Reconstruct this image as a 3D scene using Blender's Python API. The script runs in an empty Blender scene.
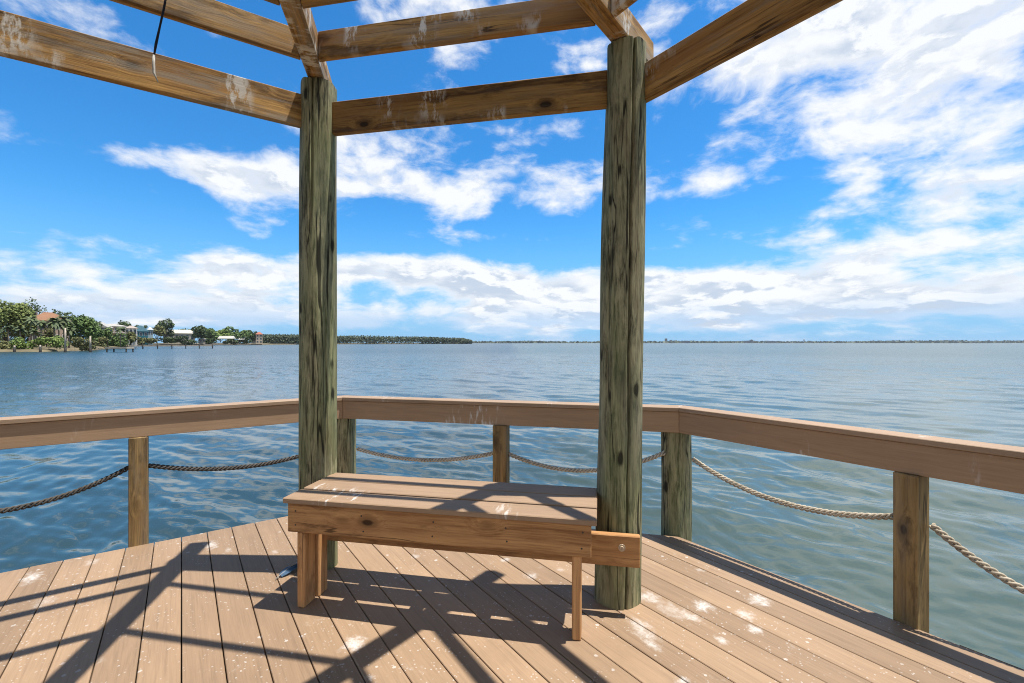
import bpy, bmesh, math, random
import numpy as np
from mathutils import Vector, Matrix

R = math.radians
scene = bpy.context.scene
COL = scene.collection
random.seed(11)
F, HC, CX, CY = 455.0, 1.3, 512.0, 343.0        # survey of the photograph: focal length (px), eye height (m)
WATER = -1.2


def at(x, Y, y):
    """world point seen at pixel (x, y) at distance Y"""
    return Vector(((x - CX) / F * Y, Y, HC + (CY - y) / F * Y))


# ------------------------------------------------------------------ helpers
def tag(o, label=None, cat=None, group=None, kind=None):
    if label: o['label'] = label
    if cat: o['category'] = cat
    if group: o['group'] = group
    if kind: o['kind'] = kind
    return o


def empty(name, loc, label, cat, group=None, rz=0.0):
    o = bpy.data.objects.new(name, None)
    o.empty_display_size = 0.1
    o.location = loc
    o.rotation_euler = (0, 0, rz)
    COL.objects.link(o)
    return tag(o, label, cat, group)


def link(name, bm_or_mesh, mats, world=None, parent=None, smooth=False):
    if isinstance(bm_or_mesh, bmesh.types.BMesh):
        me = bpy.data.meshes.new(name)
        bm_or_mesh.to_mesh(me)
        bm_or_mesh.free()
    else:
        me = bm_or_mesh
    if not isinstance(mats, (list, tuple)): mats = [mats]
    for m in mats: me.materials.append(m)
    if smooth:
        me.polygons.foreach_set('use_smooth', [True] * len(me.polygons))
    o = bpy.data.objects.new(name, me)
    COL.objects.link(o)
    world = world or Matrix()
    if parent is not None:
        o.parent = parent
        pw = parent_world(parent)
        o.matrix_basis = pw.inverted() @ world
    else:
        o.matrix_basis = world
    return o


def parent_world(p):
    m = p.matrix_basis.copy()
    if p.parent is not None:
        m = parent_world(p.parent) @ m
    return m


def frame(origin, xdir, up=Vector((0, 0, 1))):
    x = Vector(xdir).normalized()
    y = up.cross(x)
    if y.length < 1e-5: y = Vector((0, 1, 0))
    y.normalize()
    z = x.cross(y)
    m = Matrix((x, y, z)).transposed().to_4x4()
    m.translation = Vector(origin)
    return m


def bm_box(bm, x0, x1, y0, y1, z0, z1, mi=0, bev=0.0, skew0=0.0, skew1=0.0):
    vs = []
    for (x, sk) in ((x0, skew0), (x1, skew1)):
        for y in (y0, y1):
            for z in (z0, z1):
                vs.append(bm.verts.new((x + sk * y, y, z)))
    idx = [(0, 1, 3, 2), (4, 6, 7, 5), (0, 4, 5, 1), (2, 3, 7, 6), (0, 2, 6, 4), (1, 5, 7, 3)]
    fs = []
    for q in idx:
        f = bm.faces.new([vs[i] for i in q]); f.material_index = mi; fs.append(f)
    if bev > 0:
        es = list({e for f in fs for e in f.edges})
        r = bmesh.ops.bevel(bm, geom=es, offset=bev, segments=1, profile=0.5, affect='EDGES')
        for f in r['faces']: f.material_index = mi
    return vs


def board(name, a, b, w, h, mat, parent=None, bev=0.004, skew0=0.0, skew1=0.0):
    """a timber from a to b (centre line), w across, h high; the object's X runs along the grain"""
    a, b = Vector(a), Vector(b)
    bm = bmesh.new()
    bm_box(bm, 0, (b - a).length, -w / 2, w / 2, -h / 2, h / 2, 0, bev, skew0, skew1)
    bmesh.ops.recalc_face_normals(bm, faces=bm.faces)
    return link(name, bm, mat, frame(a, b - a), parent)


def prism(name, pts, z0, z1, mat, parent=None, xdir=None, bev=0.003):
    """vertical prism over a plan polygon, local X along xdir"""
    pts = [Vector((p[0], p[1], 0)) for p in pts]
    d = xdir or (pts[1] - pts[0])
    M = frame(Vector((pts[0].x, pts[0].y, z0)), Vector((d[0], d[1], 0)))
    inv = M.inverted()
    bm = bmesh.new()
    lo = [bm.verts.new(inv @ Vector((p.x, p.y, z0))) for p in pts]
    hi = [bm.verts.new(inv @ Vector((p.x, p.y, z1))) for p in pts]
    n = len(pts)
    bm.faces.new(lo); bm.faces.new(hi)
    for i in range(n):
        bm.faces.new((lo[i], lo[(i + 1) % n], hi[(i + 1) % n], hi[i]))
    bmesh.ops.recalc_face_normals(bm, faces=bm.faces)
    if bev: bmesh.ops.bevel(bm, geom=list(bm.edges), offset=bev, segments=1, profile=0.5, affect='EDGES')
    return link(name, bm, mat, M, parent)


def bm_tube(bm, pts, radii, n=8, cap=True, mi=0):
    rings = []
    prev = None
    for i, p in enumerate(pts):
        t = (pts[min(i + 1, len(pts) - 1)] - pts[max(i - 1, 0)]).normalized()
        ref = prev if prev is not None else (Vector((1, 0, 0)) if abs(t.x) < 0.8 else Vector((0, 1, 0)))
        u = (ref - t * ref.dot(t)).normalized()
        prev = u
        v = t.cross(u)
        r = radii[i] if hasattr(radii, '__len__') else radii
        rings.append([bm.verts.new(p + (u * math.cos(2 * math.pi * k / n) + v * math.sin(2 * math.pi * k / n)) * r) for k in range(n)])
    for a, b in zip(rings, rings[1:]):
        for k in range(n):
            f = bm.faces.new((a[k], a[(k + 1) % n], b[(k + 1) % n], b[k])); f.material_index = mi; f.smooth = True
    if cap:
        bm.faces.new(rings[0][::-1]).material_index = mi
        bm.faces.new(rings[-1]).material_index = mi


# ------------------------------------------------------------------ node helpers
class NT:
    def __init__(self, nt): self.nt = nt; self.n = nt.nodes; self.l = nt.links
    def new(self, t, **kw):
        nd = self.n.new(t)
        for k, v in kw.items(): setattr(nd, k, v)
        return nd
    def put(self, sock, v):
        if v is None: return
        if isinstance(v, bpy.types.NodeSocket): self.l.new(v, sock)
        else: sock.default_value = v
    def math(self, op, a, b=None, c=None, clamp=False):
        nd = self.new('ShaderNodeMath', operation=op); nd.use_clamp = clamp
        for i, v in enumerate((a, b, c)): self.put(nd.inputs[i], v)
        return nd.outputs[0]
    def vmath(self, op, a, b=None):
        nd = self.new('ShaderNodeVectorMath', operation=op)
        self.put(nd.inputs[0], a); self.put(nd.inputs[1], b)
        return nd.outputs[1] if op in ('DOT_PRODUCT', 'LENGTH', 'DISTANCE') else nd.outputs[0]
    def mapping(self, v, scale=(1, 1, 1), loc=(0, 0, 0), rot=(0, 0, 0)):
        nd = self.new('ShaderNodeMapping')
        self.put(nd.inputs['Vector'], v); nd.inputs['Scale'].default_value = scale
        nd.inputs['Location'].default_value = loc; nd.inputs['Rotation'].default_value = rot
        return nd.outputs[0]
    def noise(self, v, scale, detail=4, rough=0.55, dist=0.0, dim='3D'):
        nd = self.new('ShaderNodeTexNoise'); nd.noise_dimensions = dim
        self.put(nd.inputs['Vector'], v); nd.inputs['Scale'].default_value = scale
        nd.inputs['Detail'].default_value = detail; nd.inputs['Roughness'].default_value = rough
        nd.inputs['Distortion'].default_value = dist
        return nd.outputs[0]
    def voronoi(self, v, scale, out=0, rnd=1.0):
        nd = self.new('ShaderNodeTexVoronoi')
        self.put(nd.inputs['Vector'], v); nd.inputs['Scale'].default_value = scale
        nd.inputs['Randomness'].default_value = rnd
        return nd.outputs[out]
    def ramp(self, f, stops, interp='LINEAR'):
        nd = self.new('ShaderNodeValToRGB'); cr = nd.color_ramp; cr.interpolation = interp
        while len(cr.elements) < len(stops): cr.elements.new(0.5)
        for e, (p, c) in zip(cr.elements, stops):
            e.position = p; e.color = (c[0], c[1], c[2], 1) if hasattr(c, '__len__') else (c, c, c, 1)
        self.put(nd.inputs[0], f)
        return nd.outputs[0]
    def smooth(self, v, a, b, lo=0.0, hi=1.0):
        nd = self.new('ShaderNodeMapRange', interpolation_type='SMOOTHSTEP')
        self.put(nd.inputs[0], v)
        for i, x in zip((1, 2, 3, 4), (a, b, lo, hi)): self.put(nd.inputs[i], x)
        return nd.outputs[0]
    def mix(self, f, a, b, mode='MIX'):
        nd = self.new('ShaderNodeMix', data_type='RGBA', blend_type=mode)
        self.put(nd.inputs[0], f)
        for i, v in ((6, a), (7, b)):
            if isinstance(v, (tuple, list)) and len(v) == 3: v = (*v, 1)
            self.put(nd.inputs[i], v)
        return nd.outputs[2]
    def bump(self, h, strength, dist, normal=None):
        nd = self.new('ShaderNodeBump')
        self.put(nd.inputs['Height'], h); nd.inputs['Strength'].default_value = strength
        nd.inputs['Distance'].default_value = dist
        if normal is not None: self.put(nd.inputs['Normal'], normal)
        return nd.outputs[0]


def material(name):
    m = bpy.data.materials.new(name); m.use_nodes = True
    T = NT(m.node_tree)
    bsdf = T.n['Principled BSDF']
    return m, T, bsdf


def flat_noise(name, col, var=0.25, scale=3.0, rough=0.8, spec=0.3):
    m, T, b = material(name)
    tc = T.new('ShaderNodeTexCoord').outputs['Object']
    n = T.noise(tc, scale, 5, 0.6)
    c = T.ramp(n, [(0.25, tuple(x * (1 - var) for x in col)), (0.75, tuple(min(1, x * (1 + var)) for x in col))])
    T.put(b.inputs['Base Color'], c)
    b.inputs['Roughness'].default_value = rough
    b.inputs['Specular IOR Level'].default_value = spec
    return m


def object_coord(T):
    tc = T.new('ShaderNodeTexCoord').outputs['Object']
    oi = T.new('ShaderNodeObjectInfo').outputs['Random']
    off = T.new('ShaderNodeCombineXYZ')
    k = T.math('MULTIPLY', oi, 37.0)
    for i in range(3): T.put(off.inputs[i], k)
    return tc, T.vmath('ADD', tc, off.outputs[0]), oi


def timber(name, dark, light, red, droppings=0.0, weather=0.0):
    """sawn pressure-treated pine, grain along local X"""
    m, T, b = material(name)
    tc, v, rnd = object_coord(T)
    warp = T.noise(T.mapping(v, (1.6, 6, 6)), 1.0, 4, 0.55)
    wc = T.new('ShaderNodeTexNoise'); T.put(wc.inputs['Vector'], T.mapping(v, (1.3, 5, 5))); wc.inputs['Scale'].default_value = 1.0; wc.inputs['Detail'].default_value = 3
    vv = T.vmath('ADD', v, T.vmath('MULTIPLY', T.vmath('SUBTRACT', wc.outputs[1], (0.5, 0.5, 0.5)), (0.0, 0.035, 0.035)))
    # knots bend the grain round them
    kd = T.voronoi(T.mapping(v, (3.3, 6.5, 6.5)), 1.0)
    bend = T.smooth(kd, 0.05, 0.40, 0.028, 0.0)
    vk = T.vmath('ADD', vv, T.vmath('MULTIPLY', (1, 1, 1), bend))
    fine = T.noise(T.mapping(vk, (4.5, 120, 120)), 1.0, 5, 0.70)
    rings = T.noise(T.mapping(vk, (0.55, 34, 34)), 1.0, 2, 0.5)
    mid = T.noise(T.mapping(vk, (1.1, 12, 12)), 1.0, 5, 0.62)
    g = T.math('ADD', T.math('MULTIPLY', rings, 0.34), T.math('ADD', T.math('MULTIPLY', fine, 0.36), T.math('MULTIPLY', mid, 0.30)))
    c = T.ramp(g, [(0.39, dark), (0.49, tuple(p * 0.45 + q * 0.55 for p, q in zip(dark, light))), (0.60, light)])
    big = T.noise(T.mapping(v, (1.3, 4, 4)), 1.0, 4, 0.6)
    c = T.mix(T.smooth(big, 0.45, 0.70, 0, 0.7), c, red, 'MIX')
    stain = T.noise(T.mapping(v, (2.0, 7, 7), loc=(5, 3, 1)), 1.0, 6, 0.70)
    c = T.mix(T.smooth(stain, 0.52, 0.66, 0, 0.70), c, tuple(x * 0.42 for x in dark))
    kr = T.math('ADD', kd, T.math('MULTIPLY', T.math('SUBTRACT', warp, 0.5), 0.16))
    c = T.mix(T.smooth(kr, 0.10, 0.26, 0.55, 0.0), c, tuple(x * 0.55 for x in dark))
    c = T.mix(T.smooth(kr, 0.055, 0.11, 0.92, 0.0), c, tuple(x * 0.18 for x in dark))
    # checks along the grain
    ck = T.noise(T.mapping(vv, (0.8, 22, 22), loc=(2, 8, 5)), 1.0, 2, 0.4)
    line = T.smooth(T.math('ABSOLUTE', T.math('SUBTRACT', ck, 0.5)), 0.004, 0.012, 1.0, 0.0)
    line = T.math('MULTIPLY', line, T.smooth(warp, 0.50, 0.60))
    c = T.mix(T.math('MULTIPLY', line, 0.8), c, tuple(x * 0.25 for x in dark))
    if weather:
        wn = T.noise(T.mapping(v, (1.6, 14, 14)), 1.0, 6, 0.72)
        c = T.mix(T.math('MULTIPLY', T.smooth(wn, 0.45, 0.64, 0, weather), T.math('MULTIPLY_ADD', rnd, 1.2, 0.35), clamp=True), c, (0.26, 0.225, 0.18))
    tone = T.math('MULTIPLY_ADD', rnd, 0.35, 0.86)
    hs = T.new('ShaderNodeHueSaturation'); T.put(hs.inputs['Color'], c); T.put(hs.inputs['Value'], tone)
    c = hs.outputs[0]
    if droppings:
        sp = T.noise(T.mapping(v, (3.4, 1.2, 2.2)), 1.0, 3, 0.5)
        st = T.noise(T.mapping(v, (22, 8, 8), rot=(0, 0.3, 0)), 1.0, 6, 0.70)
        mk = T.math('MULTIPLY', T.smooth(sp, 0.53, 0.64), T.smooth(st, 0.47, 0.58))
        c = T.mix(T.math('MULTIPLY', mk, droppings), c, (0.66, 0.62, 0.56))
    T.put(b.inputs['Base Color'], c)
    b.inputs['Roughness'].default_value = 0.72
    b.inputs['Specular IOR Level'].default_value = 0.25
    T.put(b.inputs['Normal'], T.bump(T.math('ADD', fine, T.math('MULTIPLY', line, -1.2)), 0.45, 0.003))
    return m


def pile_wood(name, dark, light, brown):
    m, T, b = material(name)
    tc, v, rnd = object_coord(T)
    warp = T.noise(T.mapping(v, (3, 3, 1.2)), 1.0, 3, 0.5)
    wv = T.vmath('ADD', v, T.vmath('MULTIPLY', warp, (0.05, 0.05, 0.0)))
    fine = T.noise(T.mapping(v, (75, 75, 6.0)), 1.0, 5, 0.70)
    mid = T.noise(T.mapping(wv, (24, 24, 4.0)), 1.0, 7, 0.70, 0.8)
    big = T.noise(T.mapping(v, (5, 5, 1.1)), 1.0, 5, 0.65)
    g = T.math('ADD', T.math('MULTIPLY', fine, 0.5), T.math('MULTIPLY', mid, 0.5))
    c = T.ramp(g, [(0.41, dark), (0.49, tuple(p * 0.45 + q * 0.55 for p, q in zip(dark, light))), (0.57, light)])
    c = T.mix(T.smooth(big, 0.50, 0.66, 0, 0.55), c, brown, 'MIX')
    grn = T.noise(T.mapping(v, (6, 6, 0.9), loc=(3, 1, 7)), 1.0, 5, 0.62)
    c = T.mix(T.smooth(grn, 0.40, 0.60, 0, 0.60), c, T.mix(0.55, c, (0.16, 0.215, 0.085)))
    grey = T.noise(T.mapping(v, (4, 4, 0.8), loc=(9, 4, 2)), 1.0, 5, 0.65)
    c = T.mix(T.smooth(grey, 0.52, 0.64, 0, 0.5), c, T.mix(0.6, c, (0.12, 0.115, 0.10)))
    pale = T.noise(T.mapping(v, (16, 16, 2.2)), 1.0, 6, 0.72)
    c = T.mix(T.smooth(pale, 0.56, 0.66, 0, 0.6), c, tuple(min(1, x * 1.3) for x in light))
    # long drying checks: thin dark lines
    ck = T.noise(T.mapping(wv, (13, 13, 0.55), loc=(4, 4, 4)), 1.0, 3, 0.5)
    line = T.smooth(T.math('ABSOLUTE', T.math('SUBTRACT', ck, 0.5)), 0.004, 0.017, 1.0, 0.0)
    line = T.math('MULTIPLY', line, T.smooth(T.noise(T.mapping(v, (9, 9, 1.6)), 1.0, 2, 0.5), 0.42, 0.50))
    c = T.mix(T.math('MULTIPLY', line, 0.9), c, tuple(x * 0.25 for x in dark))
    kd = T.voronoi(T.mapping(v, (8, 8, 3.0)), 1.0)
    kd = T.math('ADD', kd, T.math('MULTIPLY', T.math('SUBTRACT', mid, 0.5), 0.2))
    c = T.mix(T.smooth(kd, 0.07, 0.15, 0.92, 0.0), c, tuple(x * 0.3 for x in dark))
    T.put(b.inputs['Base Color'], c)
    b.inputs['Roughness'].default_value = 0.85
    b.inputs['Specular IOR Level'].default_value = 0.2
    h = T.math('SUBTRACT', T.math('ADD', T.math('MULTIPLY', mid, 0.8), T.math('MULTIPLY', fine, 0.6)), T.math('MULTIPLY', line, 0.8))
    T.put(b.inputs['Normal'], T.bump(h, 0.45, 0.008))
    return m


SPLATS = []     # (x, y, radius, strength) on the deck, world metres


def composite(name, base, board_w=None, splats=False, drop=0.0):
    """brown composite decking; local X along the boards"""
    m, T, b = material(name)
    tc, v, rnd = object_coord(T)
    src = tc if board_w else v
    fine = T.noise(T.mapping(src, (5, 150, 150)), 1.0, 4, 0.7)
    emb = T.noise(T.mapping(src, (2.2, 38, 38)), 1.0, 4, 0.6, 1.2)
    big = T.noise(T.mapping(src, (1.2, 2.2, 2)), 1.0, 4, 0.6)
    g = T.math('ADD', T.math('MULTIPLY', fine, 0.35), T.math('ADD', T.math('MULTIPLY', emb, 0.4), T.math('MULTIPLY', big, 0.25)))
    c = T.ramp(g, [(0.34, tuple(x * 0.76 for x in base)), (0.50, base), (0.66, tuple(x * 1.17 for x in base))])
    if board_w:
        sx = T.new('ShaderNodeSeparateXYZ'); T.put(sx.inputs[0], tc)
        idx = T.math('FLOOR', T.math('DIVIDE', sx.outputs[1], board_w))
        wn = T.new('ShaderNodeTexWhiteNoise', noise_dimensions='1D'); T.put(wn.inputs[1], idx)
        hs = T.new('ShaderNodeHueSaturation'); T.put(hs.inputs['Color'], c)
        T.put(hs.inputs['Value'], T.math('MULTIPLY_ADD', wn.outputs[0], 0.30, 0.86))
        c = hs.outputs[0]
        dirt = T.noise(tc, 1.7, 5, 0.65)
        c = T.mix(T.smooth(dirt, 0.52, 0.75, 0, 0.35), c, tuple(x * 0.62 for x in base))
    if splats:
        ragged = T.noise(tc, 24, 6, 0.68)
        holes = T.smooth(T.noise(tc, 70, 4, 0.7), 0.40, 0.56)
        rr = T.math('MULTIPLY', T.math('SUBTRACT', ragged, 0.5), 2.6)
        acc = None
        for (x, y, r, s, lx) in SPLATS:
            d = T.vmath('SUBTRACT', tc, (x, y, 0.0))
            d = T.vmath('MULTIPLY', d, (1 / (r * lx * 0.85), 1 / (r * 0.85), 0))
            q = T.math('ADD', T.vmath('LENGTH', d), rr)
            k = T.smooth(q, 0.05, 1.05, s, 0.0)
            acc = k if acc is None else T.math('MAXIMUM', acc, k)
        acc = T.math('MULTIPLY', acc, T.math('MULTIPLY_ADD', holes, 0.45, 0.55))
        # spatter of small droppings
        sc = T.voronoi(T.vmath('ADD', tc, T.vmath('MULTIPLY', T.new('ShaderNodeTexNoise').outputs[1], (0.01, 0.01, 0))), 21)
        area = T.noise(tc, 1.5, 3, 0.6)
        wn2 = T.voronoi(tc, 21, 1)
        sep = T.new('ShaderNodeSeparateColor'); T.put(sep.inputs[0], wn2)
        size = T.math('MULTIPLY', T.math('POWER', sep.outputs[0], 2.8), 0.21)
        dot = T.math('MULTIPLY', T.math('LESS_THAN', sc, size), T.smooth(area, 0.36, 0.54))
        wob = T.math('MULTIPLY', T.math('SUBTRACT', T.noise(tc, 130, 3, 0.6), 0.5), 0.22)
        sc = T.math('ADD', sc, wob)
        dot = T.math('MULTIPLY', T.math('LESS_THAN', sc, size), T.smooth(area, 0.36, 0.54))
        sc3 = T.math('ADD', T.voronoi(tc, 47), wob)
        dot2 = T.math('MULTIPLY', T.math('LESS_THAN', sc3, 0.175), T.smooth(T.noise(tc, 3.1, 3, 0.6), 0.44, 0.58))
        acc = T.math('MAXIMUM', acc, T.math('MAXIMUM', T.math('MULTIPLY', dot, 0.6), T.math('MULTIPLY', dot2, 0.5)))
        film = T.noise(tc, 5.0, 5, 0.75)
        acc = T.math('MAXIMUM', acc, T.smooth(film, 0.62, 0.78, 0, 0.35))
        c = T.mix(T.math('MULTIPLY', acc, 0.85), c, (0.60, 0.58, 0.55))
    if drop:
        sp = T.noise(T.mapping(v, (4.5, 2, 1.5)), 1.0, 2, 0.4)
        st = T.noise(T.mapping(v, (38, 10, 9)), 1.0, 4, 0.65)
        mk = T.math('MULTIPLY', T.smooth(sp, 0.60, 0.68), T.smooth(st, 0.50, 0.64))
        c = T.mix(T.math('MULTIPLY', mk, drop), c, (0.62, 0.60, 0.56))
    T.put(b.inputs['Base Color'], c)
    b.inputs['Roughness'].default_value = 0.62
    b.inputs['Specular IOR Level'].default_value = 0.35
    T.put(b.inputs['Normal'], T.bump(T.math('ADD', fine, emb), 0.25, 0.002))
    return m


# ------------------------------------------------------------------ plan of the platform (metres, camera at 0,0)
V_L, V_R = Vector((-1.362, 3.655)), Vector((1.126, 3.067))
V_RR = V_R + Vector((math.sin(R(36.5)), -math.cos(R(36.5)))) * 2.45
V_LL = V_L - Vector((math.sin(R(55.2)), math.cos(R(55.2)))) * 2.56
CD = Vector((-0.86, 0.36))
OCT = [V_LL, V_L, V_R, V_RR] + [CD * 2 - p for p in (V_LL, V_L, V_R, V_RR)]


def offset_poly(poly, d):
    """grow a clockwise (seen from above) polygon outward by d"""
    out = []
    n = len(poly)
    for i in range(n):
        p0, p1, p2 = poly[i - 1], poly[i], poly[(i + 1) % n]
        n1 = Vector((-(p1 - p0).y, (p1 - p0).x)).normalized()
        n2 = Vector((-(p2 - p1).y, (p2 - p1).x)).normalized()
        b = (n1 + n2).normalized()
        out.append(p1 + b * (d / b.dot(n1)))
    return out


# deck frame: boards run towards a vanishing point left of the camera axis
DA = R(36.0)
DU = Vector((-math.sin(DA), math.cos(DA)))
DV = Vector((-DU.y, DU.x))
BW = 0.1427
DECK_M = frame((0, 0, 0), (DU.x, DU.y, 0))


def deck_px(x, y):
    Y = F * HC / (y - CY)
    p = Vector(((x - CX) / F * Y, Y))
    return p.dot(DU), p.dot(DV)


for (x, y, rp, s, lx) in [(354, 644, 0.075, 0.95, 1), (371, 677, 0.03, 0.6, 1), (759, 600, 0.07, 0.9, 1.2), (703, 606, 0.075, 0.95, 0.9),
                          (745, 615, 0.06, 0.8, 1), (755, 629, 0.05, 0.9, 1), (722, 640, 0.04, 0.8, 1), (672, 610, 0.085, 0.4, 1.6),
                          (648, 597, 0.07, 0.7, 1.5), (683, 681, 0.04, 0.9, 1), (645, 634, 0.06, 0.6, 1.7), (690, 616, 0.05, 0.7, 2),
                          (652, 645, 0.04, 0.7, 1.5), (640, 625, 0.06, 0.7, 1.5), (31, 578, 0.06, 0.85, 1.8), (92, 562, 0.05, 0.5, 1.4),
                          (44, 602, 0.06, 0.4, 1.4), (211, 545, 0.05, 0.75, 2.2), (505, 560, 0.04, 0.7, 1), (531, 576, 0.05, 0.6, 1.3),
                          (560, 570, 0.03, 0.5, 1), (416, 556, 0.04, 0.5, 1), (228, 550, 0.03, 0.4, 2), (275, 552, 0.035, 0.5, 1),
                          (615, 545, 0.03, 0.4, 1), (700, 570, 0.035, 0.5, 1)]:
    u, v = deck_px(x, y)
    SPLATS.append((u, v, rp, s, lx))

M_DECK = composite('composite_decking', (0.286, 0.190, 0.116), BW, True)
M_SEAT = composite('composite_seat', (0.285, 0.190, 0.118), None, False, 0.8)
M_RAIL = composite('composite_rail', (0.355, 0.232, 0.140), None, False, 0.75)
M_CAP = composite('composite_cap', (0.34, 0.235, 0.155), None, False, 0.4)
M_BEAM = timber('treated_beam', (0.110, 0.053, 0.017), (0.51, 0.290, 0.092), (0.29, 0.135, 0.042), 0.9, 0.5)
M_BENCH = timber('bench_pine', (0.21, 0.095, 0.036), (0.53, 0.295, 0.120), (0.36, 0.175, 0.070), 0.0, 0.0)
M_LEG = timber('bench_leg_pine', (0.30, 0.14, 0.055), (0.60, 0.34, 0.150), (0.42, 0.20, 0.085), 0.0, 0.0)
M_POST = timber('weathered_post', (0.075, 0.046, 0.018), (0.31, 0.205, 0.085), (0.16, 0.092, 0.034), 0.0, 0.15)
M_PILE = pile_wood('green_treated_pile', (0.048, 0.046, 0.028), (0.33, 0.305, 0.18), (0.185, 0.135, 0.075))
M_DARK = flat_noise('gap_light_blocker', (0.05, 0.035, 0.022), 0.3, 6, 0.9)
M_FASCIA = timber('fascia_board', (0.18, 0.11, 0.06), (0.36, 0.23, 0.13), (0.24, 0.15, 0.08), 0.0, 0.3)

# ------------------------------------------------------------------ the deck
edge = offset_poly(OCT, -0.012)
loc = [(p.dot(DU), p.dot(DV)) for p in edge]


def clip(poly, axis, val, keep_gt):
    out = []
    for i in range(len(poly)):
        a, b = poly[i], poly[(i + 1) % len(poly)]
        da, db = a[axis] - val, b[axis] - val
        if not keep_gt: da, db = -da, -db
        if da >= 0: out.append(a)
        if (da >= 0) != (db >= 0):
            t = da / (da - db)
            out.append((a[0] + (b[0] - a[0]) * t, a[1] + (b[1] - a[1]) * t))
    return out


bm = bmesh.new()
vmin = min(p[1] for p in loc); vmax = max(p[1] for p in loc)
k0, k1 = math.floor(vmin / BW), math.ceil(vmax / BW)
rd = random.Random(4)
for k in range(k0, k1 + 1):
    q = clip(clip(loc, 1, k * BW + 0.0023, True), 1, (k + 1) * BW - 0.0023, False)
    if len(q) < 3: continue
    z1 = rd.uniform(-0.0012, 0.0012)
    lo = [bm.verts.new((p[0], p[1], z1 - 0.026)) for p in q]
    hi = [bm.verts.new((p[0], p[1], z1)) for p in q]
    try:
        ft = bm.faces.new(hi); bm.faces.new(lo[::-1])
    except ValueError:
        continue
    n = len(q)
    for i in range(n): bm.faces.new((lo[i], lo[(i + 1) % n], hi[(i + 1) % n], hi[i]))
    bmesh.ops.bevel(bm, geom=list(ft.edges), offset=0.0025, segments=1, profile=0.5, affect='EDGES')
bmesh.ops.recalc_face_normals(bm, faces=bm.faces)
nb = len(bm.faces)
bm.faces.ensure_lookup_table()
under = [bm.verts.new((p[0], p[1], -0.075)) for p in [(q.dot(DU), q.dot(DV)) for q in offset_poly(OCT, -0.03)]]  # added dark sheet that blocks light coming up through the board gaps
f = bm.faces.new(under); f.material_index = 1
f.normal_update()
if f.normal.z < 0: f.normal_flip()
deck = link('deck', bm, [M_DECK, M_DARK], DECK_M)
tag(deck, 'tan composite deck of narrow boards spattered with white droppings', 'deck', kind='structure')
skirt_out = offset_poly(OCT, -0.016); skirt_in = offset_poly(OCT, -0.054)
bm = bmesh.new()
for i in range(8):
    j = (i + 1) % 8
    ring = [(skirt_in[i], -0.22), (skirt_out[i], -0.22), (skirt_out[i], -0.028), (skirt_in[i], -0.028)]
    ring2 = [(skirt_in[j], -0.22), (skirt_out[j], -0.22), (skirt_out[j], -0.028), (skirt_in[j], -0.028)]
    A = [bm.verts.new((p.x, p.y, z)) for p, z in ring]; B = [bm.verts.new((p.x, p.y, z)) for p, z in ring2]
    for k in range(4): bm.faces.new((A[k], A[(k + 1) % 4], B[(k + 1) % 4], B[k]))
bmesh.ops.recalc_face_normals(bm, faces=bm.faces)
link('deck_fascia', bm, M_FASCIA, None, None)
bpy.data.objects['deck_fascia']['kind'] = 'structure'

# ------------------------------------------------------------------ round piles
def pile_mesh(r0, r1, z0, z1, lean, cracks=(), seed=1, nseg=48, step=0.045, dz=0.0):
    rg = random.Random(seed)
    ph = [(rg.uniform(0, 6.28), rg.uniform(0.4, 2.2), rg.choice((2, 3, 4, 5)), rg.uniform(0.0006, 0.0020)) for _ in range(9)]
    bm = bmesh.new()
    nz = max(4, int((z1 - z0) / step))
    rings = []
    for i in range(nz + 1):
        t = i / nz
        z = z0 + (z1 - z0) * t
        tt = z / 2.8
        ring = []
        for k in range(nseg):
            a = 2 * math.pi * k / nseg
            r = r0 + (r1 - r0) * tt
            for (p, f, n, amp) in ph: r += amp * math.sin(n * a + p + f * z * 2)
            for (ca, w, dep, za, zb) in cracks:
                cw = ca + 0.035 * math.sin(z * 2.7) + 0.015 * math.sin(z * 9)
                da = (a - cw + math.pi) % (2 * math.pi) - math.pi
                if za < z < zb:
                    fade = min(1, (z - za) / 0.25, (zb - z) / 0.25)
                    r -= dep * fade * math.exp(-(da / w) ** 2)
            ring.append(bm.verts.new((lean * tt + r * math.cos(a), r * math.sin(a), z + (rg.uniform(-0.004, 0.004) if i == nz else 0))))
        rings.append(ring)
    for a, b in zip(rings, rings[1:]):
        for k in range(nseg):
            f = bm.faces.new((a[k], a[(k + 1) % nseg], b[(k + 1) % nseg], b[k])); f.smooth = True
    bm.faces.new([bm.verts.new(v.co) for v in rings[-1]]); bm.faces.new([bm.verts.new(v.co) for v in rings[0]][::-1])
    return bm


P_R, P_L = Vector((0.539, 2.325)), Vector((-1.134, 2.665))
P_RR = P_R + Vector((math.sin(R(35.5)), -math.cos(R(35.5)))) * 1.70
P_LL = P_L - Vector((math.sin(R(56.2)), math.cos(R(56.2)))) * 1.70
CR = Vector((-0.663, 0.692))
PILES = [P_LL, P_L, P_R, P_RR] + [CR * 2 - p for p in (P_LL, P_L, P_R, P_RR)]
ZP = 2.80
perg = empty('pergola', (CR.x, CR.y, 0), 'octagonal roofless gazebo frame of brown timbers on round green-grey posts', 'pergola')
pile_cfg = {1: (0.1055, 0.1005, 0.0, [(R(-88), 0.06, 0.016, 1.85, 3.2), (R(-45), 0.03, 0.008, 0.3, 1.6)]),
            2: (0.1135, 0.1005, 0.045, [(R(-83), 0.034, 0.040, -0.5, 3.3), (R(-140), 0.05, 0.006, 0.9, 2.2)])}
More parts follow.
